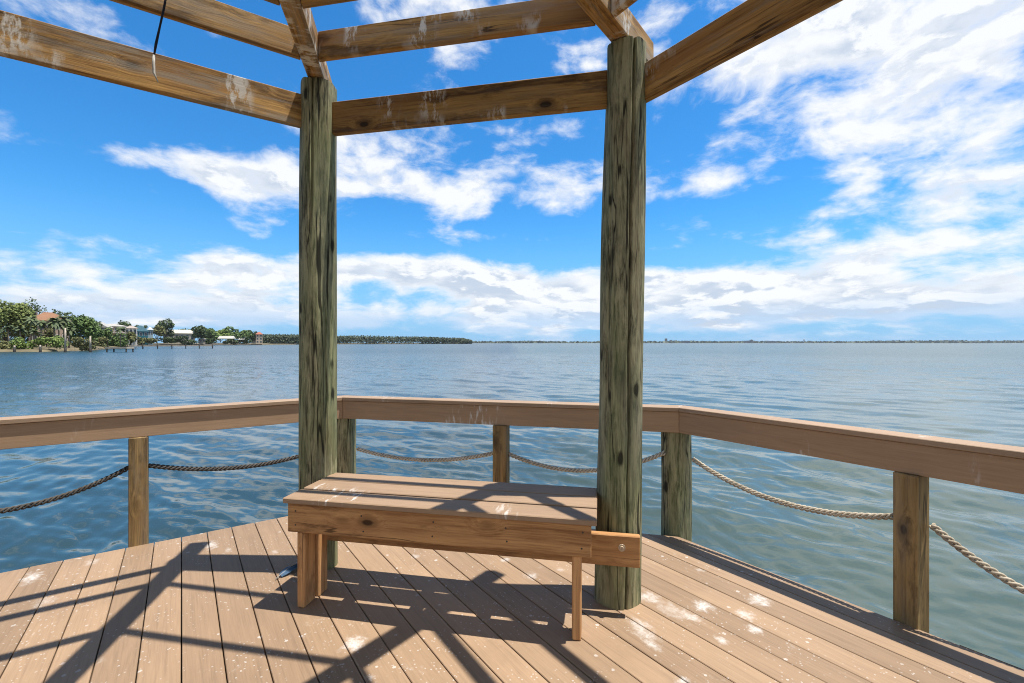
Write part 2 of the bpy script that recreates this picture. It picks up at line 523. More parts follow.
for i, p in enumerate(PILES):
    r0, r1, lean, cr = pile_cfg.get(i, (0.110, 0.104, 0.0, []))
    link('post', pile_mesh(r0, r1, -0.075, ZP, lean, cr, seed=20 + i, nseg=150 if cr else 48), M_PILE, Matrix.Translation((p.x, p.y, 0)), perg)

# rafters: 4x6 timbers lying on the posts, tails past them
RW, RH = 0.089, 0.14
tops = [Vector((p.x + pile_cfg.get(i, (0, 0, 0, 0))[2], p.y)) for i, p in enumerate(PILES)]
dirs = []
for i, p in enumerate(tops):
    d = (p - CR).normalized(); dirs.append(d)
    zc = ZP + 0.008 + RH / 2
    tail = p + d * 0.27
    inner = CR + d * 0.16
    board('rafter', (inner.x, inner.y, zc - 0.05), (tail.x, tail.y, zc + 0.01), RW, RH, M_BEAM, perg)
bm = bmesh.new()
bm_tube(bm, [Vector((CR.x, CR.y, ZP - 0.06)), Vector((CR.x, CR.y, ZP + 0.11))], 0.15, 8)
link('rafter_hub', bm, M_BEAM, None, perg)
# lower ring of 2x8 beams between the posts
for i in range(8):
    a, b = PILES[i], PILES[(i + 1) % 8]
    d = (b - a).normalized()
    o = {1: 0.0, 0: 0.0}.get(i, 0.08)
    zb = {0: 2.630, 1: 2.600}.get(i, 2.602)
    nn = Vector((-d.y, d.x)) * o
    a2, b2 = a + d * 0.05 + nn, b - d * 0.05 + nn
    board('ring_beam', (a2.x, a2.y, zb), (b2.x, b2.y, zb), 0.04, 0.184, M_BEAM, perg)
# purlin rings between the rafters
for back in (0.245, 0.66, 1.08, 1.50):
    for i in range(8):
        j = (i + 1) % 8
        a, b = tops[i] - dirs[i] * back, tops[j] - dirs[j] * back
        d = (b - a).normalized()
        nrm = Vector((-d.y, d.x))
        na = abs(d.x * dirs[i].y - d.y * dirs[i].x); nb_ = abs(d.x * dirs[j].y - d.y * dirs[j].x)
        a2, b2 = a + d * (RW / 2 / na + 0.003), b - d * (RW / 2 / nb_ + 0.003)
        k0_, k1_ = dirs[i].dot(d) / dirs[i].dot(nrm), dirs[j].dot(d) / dirs[j].dot(nrm)
        zc = ZP + RH / 2 + 0.008 - 0.05 * back / 2.0
        board('purlin', (a2.x, a2.y, zc), (b2.x, b2.y, zc), 0.04, RH, M_BEAM, perg, 0.003, k0_, k1_)

# ------------------------------------------------------------------ railing
rail = empty('railing', (V_L.x, V_L.y, 0), 'brown composite railing with a flat cap along three sides of the deck', 'railing')
chain = OCT[0:4]
# extend the plan polygon offsets of the visible chain
o_in, o_mid, o_out, o_lip = OCT, offset_poly(OCT, 0.038), offset_poly(OCT, 0.115), offset_poly(OCT, -0.014)
for i in range(3):
    j = i + 1
    prism('rail_board', [o_in[i], o_in[j], o_mid[j], o_mid[i]], 0.694, 0.836, M_RAIL, rail)
    prism('rail_cap', [o_lip[i], o_lip[j], o_out[j], o_out[i]], 0.838, 0.866, M_CAP, rail)


def rail_post(p, d, w=0.096, turn=0.0):
    """4x4 post, inner face on the rail line at p, d = rail direction"""
    n = Vector((-d.y, d.x))
    c = p + n * (w / 2 - 0.014)
    bm = bmesh.new()
    bm_box(bm, 0, 0.693 + 1.6, -w / 2, w / 2, -w / 2, w / 2, 0, 0.004)
    bmesh.ops.recalc_face_normals(bm, faces=bm.faces)
    n2 = Matrix.Rotation(turn, 2) @ n
    M = frame((c.x, c.y, -1.6), (0, 0, 1), Vector((n2.x, n2.y, 0)))
    return link('post', bm, M_POST, M, rail)


def along(A, B, t):
    return A + (B - A).normalized() * t


dl, dc, dr = (V_L - V_LL).normalized(), (V_R - V_L).normalized(), (V_RR - V_R).normalized()
POST_L = along(V_L, V_LL, 1.272); POST_C = along(V_L, V_R, 1.308); POST_R = along(V_R, V_RR, 1.195)
rail_post(POST_L, dl); rail_post(POST_C, dc, 0.105); rail_post(POST_R, dr, 0.098, R(-13))
PC_L, PC_R = V_L + Vector((-0.03, 0.105)), V_R + Vector((0.020, 0.110))
for s, p in ((61, PC_L), (62, PC_R), (63, offset_poly(OCT, 0.1)[0]), (64, offset_poly(OCT, 0.1)[3])):
    link('corner_post', pile_mesh(0.10, 0.097, -1.7, 0.692, 0.0, [], seed=s), M_PILE, Matrix.Translation((p.x, p.y, 0)), rail)

# ------------------------------------------------------------------ ropes
def rope_mat(name, dark, light):
    m, T, b = material(name)
    tc, v, rnd = object_coord(T)
    n = T.noise(v, 60, 5, 0.7); n2 = T.noise(v, 7, 3, 0.5)
    c = T.ramp(T.math('ADD', T.math('MULTIPLY', n, 0.6), T.math('MULTIPLY', n2, 0.4)), [(0.35, dark), (0.65, light)])
    T.put(b.inputs['Base Color'], c)
    b.inputs['Roughness'].default_value = 0.95; b.inputs['Specular IOR Level'].default_value = 0.1
    T.put(b.inputs['Normal'], T.bump(T.noise(v, 220, 3, 0.7), 0.6, 0.002))
    return m


M_ROPE_D = rope_mat('dark_rope', (0.035, 0.032, 0.03), (0.13, 0.115, 0.10))
M_ROPE_L = rope_mat('pale_rope', (0.24, 0.20, 0.15), (0.58, 0.51, 0.40))
M_ROPE_M = rope_mat('grey_rope', (0.30, 0.27, 0.22), (0.72, 0.65, 0.53))


def rope(A, B, sag, mat, label, skew=1.0, rad=0.0122):
    A, B = Vector(A), Vector(B)
    L = (B - A).length
    ns = int(L / 0.007)
    def pos(u):
        w = u ** skew
        p = A.lerp(B, u); p.z -= 4 * sag * w * (1 - w)
        return p
    bm = bmesh.new()
    pitch = 0.080
    for s in range(3):
        pts = []
        ln = 0.0
        prev = pos(0)
        for i in range(ns + 1):
            p = pos(i / ns); ln += (p - prev).length; prev = p
            t = (pos(min(1, (i + 1) / ns)) - pos(max(0, (i - 1) / ns))).normalized()
            side = t.cross(Vector((0, 0, 1))).normalized(); up = side.cross(t)
            a = 2 * math.pi * (ln / pitch + s / 3)
            pts.append(p + (side * math.cos(a) + up * math.sin(a)) * rad * 0.85)
        bm_tube(bm, pts, rad * 0.52, 8)
    return tag(link('rope', bm, mat), label, 'rope', 'ropes strung between the railing posts')


def on(A, B, t, z, n=0.05):
    p = along(A, B, t)
    d = (B - A).normalized(); nn = Vector((-d.y, d.x))
    if (A + nn - CD).length < (A - nn - CD).length: nn = -nn
    p = p + nn * n
    return (p.x, p.y, z)


rope(on(V_L, V_LL, 2.50, 0.49), on(V_L, V_LL, 1.322, 0.495), 0.16, M_ROPE_D, 'dark weathered rope sagging away to the left edge from the square left railing post')
rope(on(V_L, V_LL, 1.222, 0.493), on(V_L, V_LL, 0.09, 0.475), 0.085, M_ROPE_D, 'dark weathered rope hanging between the left railing post and the post behind the bench')
rope(on(V_L, V_R, 0.10, 0.445), on(V_L, V_R, 1.253, 0.475), 0.072, M_ROPE_M, 'grey rope above the bench back hanging left of the middle railing post')
rope(on(V_L, V_R, 1.363, 0.475), on(V_L, V_R, 2.47, 0.545), 0.125, M_ROPE_M, 'grey rope right of the middle railing post passing behind the tall right post')
rope(on(V_R, V_RR, 0.07, 0.525), on(V_R, V_RR, 1.165, 0.478), 0.11, M_ROPE_L, 'pale beige rope sagging between the green corner post and the knotty right post')
rope(on(V_R, V_RR, 1.265, 0.468), on(V_R, V_RR, 2.36, 0.50), 0.24, M_ROPE_L, 'pale beige rope dropping steeply at the right edge beyond the knotty right post')

# ------------------------------------------------------------------ bench
BO = Vector((0.362, 1.94)); BE = Vector((0.982, -0.188)).normalized(); BN = Vector((0.188, 0.982)).normalized()
BL = 1.512
ST = 0.543


def bp(e, n, z):
    p = BO + BE * e + BN * n
    return (p.x, p.y, z)


bench = empty('bench', bp(-BL / 2, 0.2, 0), 'low wooden bench with brown composite slats bolted to the round posts', 'bench')
for n0 in (0.0, 0.161, 0.309):
    board('seat_board', bp(-BL, n0 + 0.0695, ST - 0.0135), bp(0, n0 + 0.0695, ST - 0.0135), 0.139, 0.027, M_SEAT, bench, 0.004)
board('apron', bp(-BL + 0.018, 0.015 + 0.019, 0.4435), bp(-0.024, 0.015 + 0.019, 0.4435), 0.038, 0.141, M_BENCH, bench, 0.003)
beam = board('support_beam', bp(-BL + 0.02, 0.262, 0.312), bp(0.20, 0.262, 0.312), 0.038, 0.148, M_BENCH, bench, 0.004)
# bolt head on the beam
bm = bmesh.new()
c = Vector(bp(0.115, 0.242, 0.33))
bm_tube(bm, [c + Vector((BN.x, BN.y, 0)) * 0.006, c - Vector((BN.x, BN.y, 0)) * 0.004], 0.017, 14)
bm_tube(bm, [c - Vector((BN.x, BN.y, 0)) * 0.003, c - Vector((BN.x, BN.y, 0)) * 0.012], 0.010, 6)
M_STEEL, T, b_ = material('galvanised_steel')
T.put(b_.inputs['Base Color'], T.ramp(T.noise(T.new('ShaderNodeTexCoord').outputs['Object'], 90, 3), [(0.3, (0.34, 0.25, 0.16)), (0.7, (0.62, 0.50, 0.36))]))
b_.inputs['Metallic'].default_value = 0.15; b_.inputs['Roughness'].default_value = 0.45
link('bolt', bm, M_STEEL, None, beam)
board('rear_apron', bp(-BL + 0.16, 0.425, 0.455), bp(-0.03, 0.425, 0.455), 0.038, 0.108, M_BENCH, bench, 0.003)
for e in (-1.42, -1.10, -0.74, -0.40, -0.06):
    board('joist', bp(e, 0.056, 0.4525), bp(e, 0.403, 0.4525), 0.038, 0.118, M_BENCH, bench, 0.003)


def leg(e, n, w, d, top):
    bm = bmesh.new()
    bm_box(bm, 0, top, -w / 2, w / 2, -d / 2, d / 2, 0, 0.005)
    bmesh.ops.recalc_face_normals(bm, faces=bm.faces)
    return link('leg', bm, M_LEG, frame(bp(e, n, 0.0005), (0, 0, 1), Vector((BN.x, BN.y, 0))), bench)


leg(-0.088, 0.028 + 0.045, 0.040, 0.089, 0.371)
leg(-1.428, 0.022 + 0.045, 0.042, 0.089, 0.371)
leg(-1.418, 0.022 + 0.145, 0.040, 0.075, 0.391)

# nail heads on the apron: tiny dark discs, part of the apron
ap = bpy.data.objects['apron']
M_NAIL = flat_noise('nail_head', (0.06, 0.045, 0.035), 0.2, 50, 0.6)
for e, z in ((-1.45, 0.478), (-1.45, 0.41), (-1.10, 0.478), (-1.09, 0.405), (-0.74, 0.476), (-0.745, 0.41), (-0.40, 0.474), (-0.395, 0.415), (-0.06, 0.481), (-0.065, 0.411)):
    c = Vector(bp(e, 0.0145, z)); nn = Vector((BN.x, BN.y, 0))
    bm = bmesh.new()
    bm_tube(bm, [c + nn * 0.001, c - nn * 0.0008], 0.0042, 8)
    link('nail', bm, M_NAIL, None, ap)

# ------------------------------------------------------------------ small loose things
# grey-blue feather on the deck by the bench leg
fp = Vector(((290 - CX) / F * F * HC / (572 - CY), F * HC / (572 - CY), 0.012))
bm = bmesh.new()
ax = Vector((0.045, 0.125, 0.0)).normalized(); sd = Vector((-ax.y, ax.x, 0))
rows = []
for i in range(11):
    t = i / 10
    w = 0.030 * math.sin(math.pi * min(1, 0.08 + t * 0.95)) ** 0.7 + 0.001
    c = fp + ax * (t - 0.5) * 0.135 + Vector((0, 0, 0.012 * math.sin(t * 3.0)))
    rows.append([bm.verts.new(c + sd * w * s + Vector((0, 0, 0.008 * (1 - abs(s)) - 0.004))) for s in (-1, -0.5, 0, 0.5, 1)])
for a, b in zip(rows, rows[1:]):
    for k in range(4): bm.faces.new((a[k], a[k + 1], b[k + 1], b[k])).smooth = True
bmesh.ops.solidify(bm, geom=list(bm.faces), thickness=0.003)
M_FEATH = flat_noise('feather_vane', (0.12, 0.22, 0.36), 0.5, 45, 0.6)
M_QUILL = flat_noise('feather_quill', (0.35, 0.33, 0.30), 0.2, 30, 0.6)
fe = link('feather', bm, M_FEATH)
tag(fe, 'small blue-grey feather lying on the deck left of the bench leg', 'feather')
bm = bmesh.new()
bm_tube(bm, [fp + ax * -0.10 + Vector((0, 0, -0.003)), fp + Vector((0, 0, 0.017)), fp + ax * 0.06 + Vector((0, 0, 0.013))], [0.0025, 0.002, 0.001], 6)
link('quill', bm, M_QUILL, None, fe)

# broken dark cord dangling in front of the left beams
bm = bmesh.new()
pts = [at(168, 1.78, -14), at(164, 1.80, 8), at(160, 1.80, 26), at(156, 1.80, 44), at(154, 1.80, 56)]
bm_tube(bm, pts, [0.003, 0.0042, 0.0036, 0.0048, 0.003], 7)
M_CORD = flat_noise('dark_cord', (0.015, 0.018, 0.03), 0.3, 60, 0.7)
cord = link('hanging_cord', bm, M_CORD)
tag(cord, 'broken dark cord with a pale frayed tip dangling from the roof timbers', 'cord')
bm = bmesh.new()
bm_tube(bm, [at(154, 1.80, 55), at(153.5, 1.80, 64), at(154, 1.80, 73), at(158, 1.80, 82)], [0.0045, 0.0055, 0.0045, 0.002], 7)
link('frayed_tip', bm, flat_noise('pale_cord_tip', (0.5, 0.47, 0.42), 0.3, 80, 0.9), None, cord)

# ------------------------------------------------------------------ water
def water_mesh():
    rg = np.random.default_rng(5)
    nr = 560
    r = np.exp(np.linspace(math.log(1.6), math.log(260), nr))
    r = np.concatenate([r, np.exp(np.linspace(math.log(262), math.log(26000), 40))])
    fine = np.linspace(R(-62), R(62), 900)
    rest = np.linspace(R(62), R(360 - 62), 64)[1:-1]
    a = np.concatenate([fine, rest])
    A, RR = np.meshgrid(a, r)
    x = RR * np.sin(A); y = RR * np.cos(A)
    z = np.zeros_like(x)
    spacing = RR * 0.0091
    lam = np.exp(np.linspace(math.log(0.13), math.log(5.0), 130))
    wind = R(215)
    for l in lam:
        th = wind + rg.normal(0, 0.40)
        k = 2 * math.pi / l
        slope = 0.038 * (0.22 + math.exp(-(math.log(l / 0.24) / 0.70) ** 2) + 0.55 * math.exp(-(math.log(l / 1.5) / 0.55) ** 2) * 0.65)
        amp = slope / k
        fade = np.clip((l / spacing - 2.0) / 2.0, 0, 1)
        ph = k * (x * math.sin(th) + y * math.cos(th)) + rg.uniform(0, 6.28)
        # wave groups
        gx, gy = rg.normal(0, 0.22, 2) / l ** 0.5
        env = 0.65 + 0.5 * np.sin(gx * x * 2 + gy * y * 2 + rg.uniform(0, 6.28))
        z += amp * fade * env * (np.sin(ph) + 0.18 * np.sin(2 * ph + 1.2))
    z *= np.clip((260 - RR) / 160, 0, 1)
    z += WATER
    nR, nA = x.shape
    co = np.stack([x, y, z], -1).reshape(-1, 3)
    me = bpy.data.meshes.new('water')
    i = np.arange(nR - 1)[:, None]; j = np.arange(nA)[None, :]
    j2 = (j + 1) % nA
    q = np.stack([i * nA + j, i * nA + j2, (i + 1) * nA + j2, (i + 1) * nA + j], -1).reshape(-1, 4)
    q = q[:, ::-1]
    nv, nf = len(co), len(q)
    me.vertices.add(nv); me.vertices.foreach_set('co', co.ravel())
    me.loops.add(nf * 4); me.loops.foreach_set('vertex_index', q.ravel().astype(np.int32))
    me.polygons.add(nf)
    me.polygons.foreach_set('loop_start', np.arange(0, nf * 4, 4, dtype=np.int32))
    me.polygons.foreach_set('use_smooth', np.ones(nf, dtype=bool))
    me.update(calc_edges=True); me.validate()
    return me


m, T, b = material('bay_water')
pos = T.new('ShaderNodeNewGeometry').outputs['Position']
rot = (0, 0, R(25))
n1 = T.noise(T.mapping(pos, (1.0, 2.0, 1.0), rot=rot), 1.7, 5, 0.62)
sp_ = T.new('ShaderNodeSeparateXYZ'); T.put(sp_.inputs[0], pos)
n3 = T.noise(T.mapping(pos, (1.0, 1.8, 1.0), rot=rot), 0.03, 3, 0.55)
shallow = T.math('ADD', T.math('MULTIPLY', T.smooth(sp_.outputs[0], -3.0, 5.0), 0.75), T.math('MULTIPLY', n3, 0.35))
col = T.ramp(shallow, [(0.10, (0.020, 0.044, 0.052)), (0.50, (0.044, 0.068, 0.066)), (0.95, (0.068, 0.098, 0.086))])
T.put(b.inputs['Base Color'], col)
far_d = T.vmath('LENGTH', pos)
T.put(b.inputs['Roughness'], T.smooth(far_d, 8, 140, 0.012, 0.24))     # unresolved ripples
b.inputs['IOR'].default_value = 1.333
b.inputs['Specular IOR Level'].default_value = 0.5
bn = T.bump(n1, 0.3, 0.10)
T.put(bn.node.inputs['Strength'], T.smooth(far_d, 6, 70, 0.05, 0.80))
T.put(b.inputs['Normal'], bn)
tag(link('water', water_mesh(), m), 'rippled blue-grey bay water reaching the horizon', 'water', kind='structure')

# ------------------------------------------------------------------ far shore
exec_far = True
M_BARK = flat_noise('bark', (0.13, 0.10, 0.075), 0.35, 5, 0.9)
M_PALMBARK = flat_noise('palm_bark', (0.20, 0.165, 0.125), 0.3, 6, 0.9)


def leaf_mat(name, c0, c1):
    m, T, b = material(name)
    pos = T.new('ShaderNodeNewGeometry')
    wn = T.new('ShaderNodeTexWhiteNoise', noise_dimensions='3D')
    tc = T.new('ShaderNodeTexCoord').outputs['Object']
    n = T.noise(tc, 1.1, 4, 0.7)
    n2 = T.noise(tc, 0.25, 2, 0.5)
    f = T.math('ADD', T.math('MULTIPLY', n, 0.65), T.math('MULTIPLY', n2, 0.35))
    T.put(b.inputs['Base Color'], T.ramp(f, [(0.33, c0), (0.66, c1)]))
    b.inputs['Roughness'].default_value = 0.6
    b.inputs['Specular IOR Level'].default_value = 0.25
    return m


L_YEL = leaf_mat('yellow_green_leaves', (0.070, 0.105, 0.026), (0.25, 0.28, 0.090))
L_MID = leaf_mat('mid_green_leaves', (0.050, 0.095, 0.026), (0.150, 0.220, 0.065))
L_DRK = leaf_mat('dark_green_leaves', (0.032, 0.058, 0.022), (0.095, 0.135, 0.048))
L_OLV = leaf_mat('olive_leaves', (0.080, 0.090, 0.032), (0.200, 0.200, 0.080))
L_BRT = leaf_mat('bright_bush_leaves', (0.070, 0.125, 0.025), (0.230, 0.300, 0.075))
L_PLM = leaf_mat('palm_fronds', (0.032, 0.056, 0.024), (0.140, 0.170, 0.075))
L_FAR = leaf_mat('distant_woodland', (0.055, 0.078, 0.050), (0.120, 0.140, 0.085))


def crown_bm(bm, c, rx, ry, rz, n, leaf, rg, lobes=7, mi=0):
    """a crown of leaf clumps: uneven lobes, gaps between them"""
    L = []
    for _ in range(lobes):
        a = rg.uniform(0, 6.283); u = rg.uniform(-0.55, 0.95); q = math.sqrt(max(0, 1 - u * u)) * rg.uniform(0.35, 0.75)
        L.append((Vector((c[0] + rx * q * math.cos(a), c[1] + ry * q * math.sin(a), c[2] + rz * u * 0.68)), rg.uniform(0.28, 0.52)))
    for k in range(n):
        p0, s = rg.choice(L)
        while True:
            d = Vector((rg.uniform(-1, 1), rg.uniform(-1, 1), rg.uniform(-1, 1)))
            if 0.05 < d.length < 1: break
        d = d.normalized() * (d.length ** 0.45)
        p = p0 + Vector((d.x * rx * s, d.y * ry * s, d.z * rz * s * 1.05))
        u = (d + Vector((rg.gauss(0, .8), rg.gauss(0, .8), rg.gauss(0, .8) + 0.5))).normalized()
        t = u.cross(Vector((rg.uniform(-1, 1), rg.uniform(-1, 1), rg.uniform(-1, 1)))).normalized()
        w = u.cross(t)
        sz = leaf * rg.uniform(0.55, 1.25)
        vs = [bm.verts.new(p + t * sz * x + w * sz * y * 0.7 + u * sz * z) for x, y, z in ((-.5, -.3, 0), (0, -.5, .12), (.5, -.2, -.05), (.35, .45, .1), (-.3, .5, -.05))]
        bm.faces.new(vs).material_index = mi
    return L


def tree(name, label, px, Y, ytop, base_y, halfw_px, leafm, group, n=700, seed=0, trunk=0.35, leaf=None, cat='tree', lobes=8, limbs=True):
    rg = random.Random(seed)
    top = at(px, Y, ytop); bot = at(px, Y, base_y)
    h = top.z - bot.z
    rx = halfw_px / F * Y
    root = empty(name, bot, label, cat, group)
    rz = h * (1 - trunk) / 2
    cz = h - rz
    bmc = bmesh.new()
    leaf = leaf or max(0.5, Y / F * 1.7)
    L = crown_bm(bmc, (0, 0, cz), rx, rx * 0.9, rz, n, leaf, rg, lobes)
    crown = link('crown', bmc, leafm, Matrix.Translation(bot), root)
    bmt = bmesh.new()
    r0 = max(0.12, h * 0.022)
    bend = rg.uniform(-0.4, 0.4)
    bm_tube(bmt, [Vector((0, 0, -0.6)), Vector((bend * .3, 0, h * trunk * 0.6)), Vector((bend, 0, h * trunk * 1.1)), Vector((bend, 0, cz))], [r0 * 1.3, r0, r0 * .8, r0 * .35], 7)
    if limbs:
        for p0, s in L[:6]:
            bm_tube(bmt, [Vector((bend * .9, 0, h * trunk)), Vector((bend, 0, h * trunk)).lerp(p0, 0.55) + Vector((0, 0, 0.3)), p0], [r0 * .55, r0 * .38, r0 * .12], 5)
    link('trunk', bmt, M_BARK, Matrix.Translation(bot), root)
    return root


def bush(label, px, Y, ytop, base_y, halfw_px, leafm, n=420, seed=0):
    rg = random.Random(seed)
    top = at(px, Y, ytop); bot = at(px, Y, base_y)
    h = top.z - bot.z; rx = halfw_px / F * Y
    bm = bmesh.new()
    crown_bm(bm, (0, 0, h * 0.42), rx, min(rx, 3.0), h * 0.62, n, max(0.45, Y / F * 1.5), rg, 9)
    for k in range(5):
        x = rg.uniform(-.5, .5) * rx
        bm_tube(bm, [Vector((x, 0, -0.4)), Vector((x * 1.2, 0.1, h * .5))], [0.05, 0.03], 4)
    return tag(link('bush', bm, leafm, Matrix.Translation(bot)), label, 'bush', 'bushes along the left shore')


def palm(label, px, Y, ycrown, base_y, seed, r=2.1, nf=26):
    rg = random.Random(seed)
    top = at(px, Y, ycrown); bot = at(px, Y, base_y)
    h = top.z - bot.z
    root = empty('palm_tree', bot, label, 'palm tree', 'palm trees in front of the terracotta-roofed house')
    bm = bmesh.new()
    bend = rg.uniform(-0.4, 0.4)
    bm_tube(bm, [Vector((0, 0, -0.6)), Vector((bend * .2, 0, h * .4)), Vector((bend, 0, h))], [0.24, 0.18, 0.15], 7)
    link('trunk', bm, M_PALMBARK, Matrix.Translation(bot), root)
    bm = bmesh.new()
    c = Vector((bend, 0, h))
    for k in range(nf):
        a = rg.uniform(0, 6.283); el = rg.uniform(-0.55, 1.25); ln = r * rg.uniform(0.8, 1.1)
        hd = Vector((math.cos(a), math.sin(a), 0)); sd = Vector((-hd.y, hd.x, 0))
        prev = None
        for i in range(6):
            t = i / 5
            p = c + hd * ln * t * math.cos(el) + Vector((0, 0, ln * (t * math.sin(el) - 0.55 * t * t)))
            w = 0.42 * math.sin(math.pi * min(1, 0.12 + 0.85 * t)) + 0.02
            row = [bm.verts.new(p - sd * w + Vector((0, 0, -w * .5))), bm.verts.new(p), bm.verts.new(p + sd * w + Vector((0, 0, -w * .5)))]
            if prev:
                bm.faces.new((prev[0], prev[1], row[1], row[0])); bm.faces.new((prev[1], prev[2], row[2], row[1]))
            prev = row
    link('fronds', bm, L_PLM, Matrix.Translation(bot), root)
    return root


# land
M_LAND = flat_noise('shore_ground', (0.15, 0.125, 0.075), 0.5, 0.25, 0.95)
shore_px = [(-260, 112), (-80, 122), (0, 128), (45, 131), (95, 160), (108, 195), (128, 218), (133, 300), (139, 400), (165, 490), (215, 545), (262, 610), (270, 690), (330, 950), (400, 1150), (466, 1350)]
front = [Vector(((x - CX) / F * Y, Y)) for x, Y in shore_px]
bm = bmesh.new()
rows = []
for off, z in ((-2.0, WATER - 0.7), (0.0, WATER + 0.06), (1.5, WATER + 0.55), (10, WATER + 1.0), (60, WATER + 2.0)):
    rows.append([bm.verts.new((p.x * (1 + off / p.y), p.y + off, z)) for p in front])
back = [bm.verts.new((p.x * 1.0 - 700, p.y + 900, WATER + 2.2)) for p in front]
rows.append(back)
for a, b in zip(rows, rows[1:]):
    for k in range(len(a) - 1): bm.faces.new((a[k], a[k + 1], b[k + 1], b[k]))
bmesh.ops.recalc_face_normals(bm, faces=bm.faces)
for f in bm.faces:
    if f.normal.z < 0: f.normal_flip()
tag(link('shore', bm, M_LAND), 'low grassy bank of the far left shore', 'shore', kind='structure')

# --- houses
M_WIN, T, b = material('dark_window_glass')
T.put(b.inputs['Base Color'], T.ramp(T.noise(T.new('ShaderNodeTexCoord').outputs['Object'], 2.0, 2), [(0.3, (0.02, 0.025, 0.03)), (0.7, (0.06, 0.07, 0.08))]))
b.inputs['Roughness'].default_value = 0.08
M_TRIM = flat_noise('white_trim', (0.72, 0.71, 0.68), 0.08, 2, 0.6)
_mc = {}


def paint(col, var=0.10):
    k = (tuple(col), var)
    if k not in _mc: _mc[k] = flat_noise('paint_%d' % len(_mc), col, var, 0.8, 0.75)
    return _mc[k]


def house(name, label, x0, x1, Y, y_eave, y_base, y_ridge, wall, roofc, depth=9.0, roof='hip', yaw=0.0, storeys=2, wins=4, porch=False, balcony=False, cat='house', chimney=False):
    az_ = math.atan(((x0 + x1) / 2 - CX) / F)
    w = (x1 - x0) / F * Y * math.cos(az_); yaw = yaw - az_      # fronts face the bay
    c = at((x0 + x1) / 2, Y, y_base)
    he = at(0, Y, y_eave).z - c.z; hr = at(0, Y, y_ridge).z - c.z
    root = empty(name, c, label, cat, 'houses on the far left shore', yaw)
    M = Matrix.Translation(c) @ Matrix.Rotation(yaw, 4, 'Z')
    ww = w * 0.90
    bm = bmesh.new(); bm_box(bm, -ww / 2, ww / 2, 0, depth, -1.5, he - 0.004); bmesh.ops.recalc_face_normals(bm, faces=bm.faces)
    link('wall', bm, paint(wall), M, root)
    bm = bmesh.new()
    o = w * 0.05 + 0.25
    X, Y0, Y1 = ww / 2 + o, -0.7, depth + 0.7
    ins = min(X * 0.8, (Y1 - Y0) / 2) if roof == 'hip' else 0.0
    ym = (Y0 + Y1) / 2
    lo = [bm.verts.new(p) for p in ((-X, Y0, he), (X, Y0, he), (X, Y1, he), (-X, Y1, he))]
    lo2 = [bm.verts.new(p) for p in ((-X, Y0, he + .18), (X, Y0, he + .18), (X, Y1, he + .18), (-X, Y1, he + .18))]
    if roof == 'flat':
        bm.faces.new(lo2)
    elif roof == 'front_gable':
        t0, t1 = bm.verts.new((0, Y0, hr)), bm.verts.new((0, Y1, hr))
        bm.faces.new((lo2[0], lo2[1], t0)); bm.faces.new((lo2[1], lo2[2], t1, t0)); bm.faces.new((lo2[2], lo2[3], t1)); bm.faces.new((lo2[3], lo2[0], t0, t1))
    else:
        t0, t1 = bm.verts.new((-X + ins, ym, hr)), bm.verts.new((X - ins, ym, hr))
        bm.faces.new((lo2[0], lo2[1], t1, t0)); bm.faces.new((lo2[1], lo2[2], t1)); bm.faces.new((lo2[2], lo2[3], t0, t1)); bm.faces.new((lo2[3], lo2[0], t0))
    for k in range(4): bm.faces.new((lo[k], lo[(k + 1) % 4], lo2[(k + 1) % 4], lo2[k]))
    bm.faces.new(lo)
    bmesh.ops.recalc_face_normals(bm, faces=bm.faces)
    rf = link('roof', bm, paint(roofc, 0.18), M, root)
    if chimney:
        bm = bmesh.new(); bm_box(bm, X * .3, X * .3 + 0.8, ym - .4, ym + .4, he, hr + 0.9); bmesh.ops.recalc_face_normals(bm, faces=bm.faces)
        link('chimney', bm, paint((0.4, 0.33, 0.26)), M, rf)
    sh = he / storeys
    for s in range(storeys):
        for k in range(wins):
            cx = (k + 0.5) / wins * ww - ww / 2
            bw = ww / wins * 0.27
            z0, z1 = s * sh + sh * 0.30, s * sh + sh * 0.80
            bm = bmesh.new(); bm_box(bm, cx - bw - .12, cx + bw + .12, -0.06, 0.02, z0 - .12, z1 + .12)
            bmesh.ops.recalc_face_normals(bm, faces=bm.faces)
            wd = link('window', bm, M_TRIM, M, root)
            bm = bmesh.new(); bm_box(bm, cx - bw, cx + bw, -0.09, -0.064, z0, z1)
            bmesh.ops.recalc_face_normals(bm, faces=bm.faces)
            link('pane', bm, M_WIN, M, wd)
    if balcony or porch:
        for s in range(1 if porch else 0, storeys if balcony else 2):
            z = s * sh if s else 0.02
            if s == 0: continue
            bm = bmesh.new(); bm_box(bm, -ww * .46, ww * .46, -2.0, -0.1, z - .18, z)
            for q in (-.455, -.15, .15, .455): bm_box(bm, ww * q - .12, ww * q + .12, -1.98, -1.76, -1.0, he - 0.01)
            bm_box(bm, -ww * .46, ww * .46, -1.99, -1.9, z + .85, z + .98)
            for q in range(24): bm_box(bm, -ww * .45 + q * ww * .9 / 23 - .03, -ww * .45 + q * ww * .9 / 23 + .03, -1.97, -1.92, z, z + .86)
            bmesh.ops.recalc_face_normals(bm, faces=bm.faces)
            link('balcony', bm, M_TRIM, M, root)
    return root


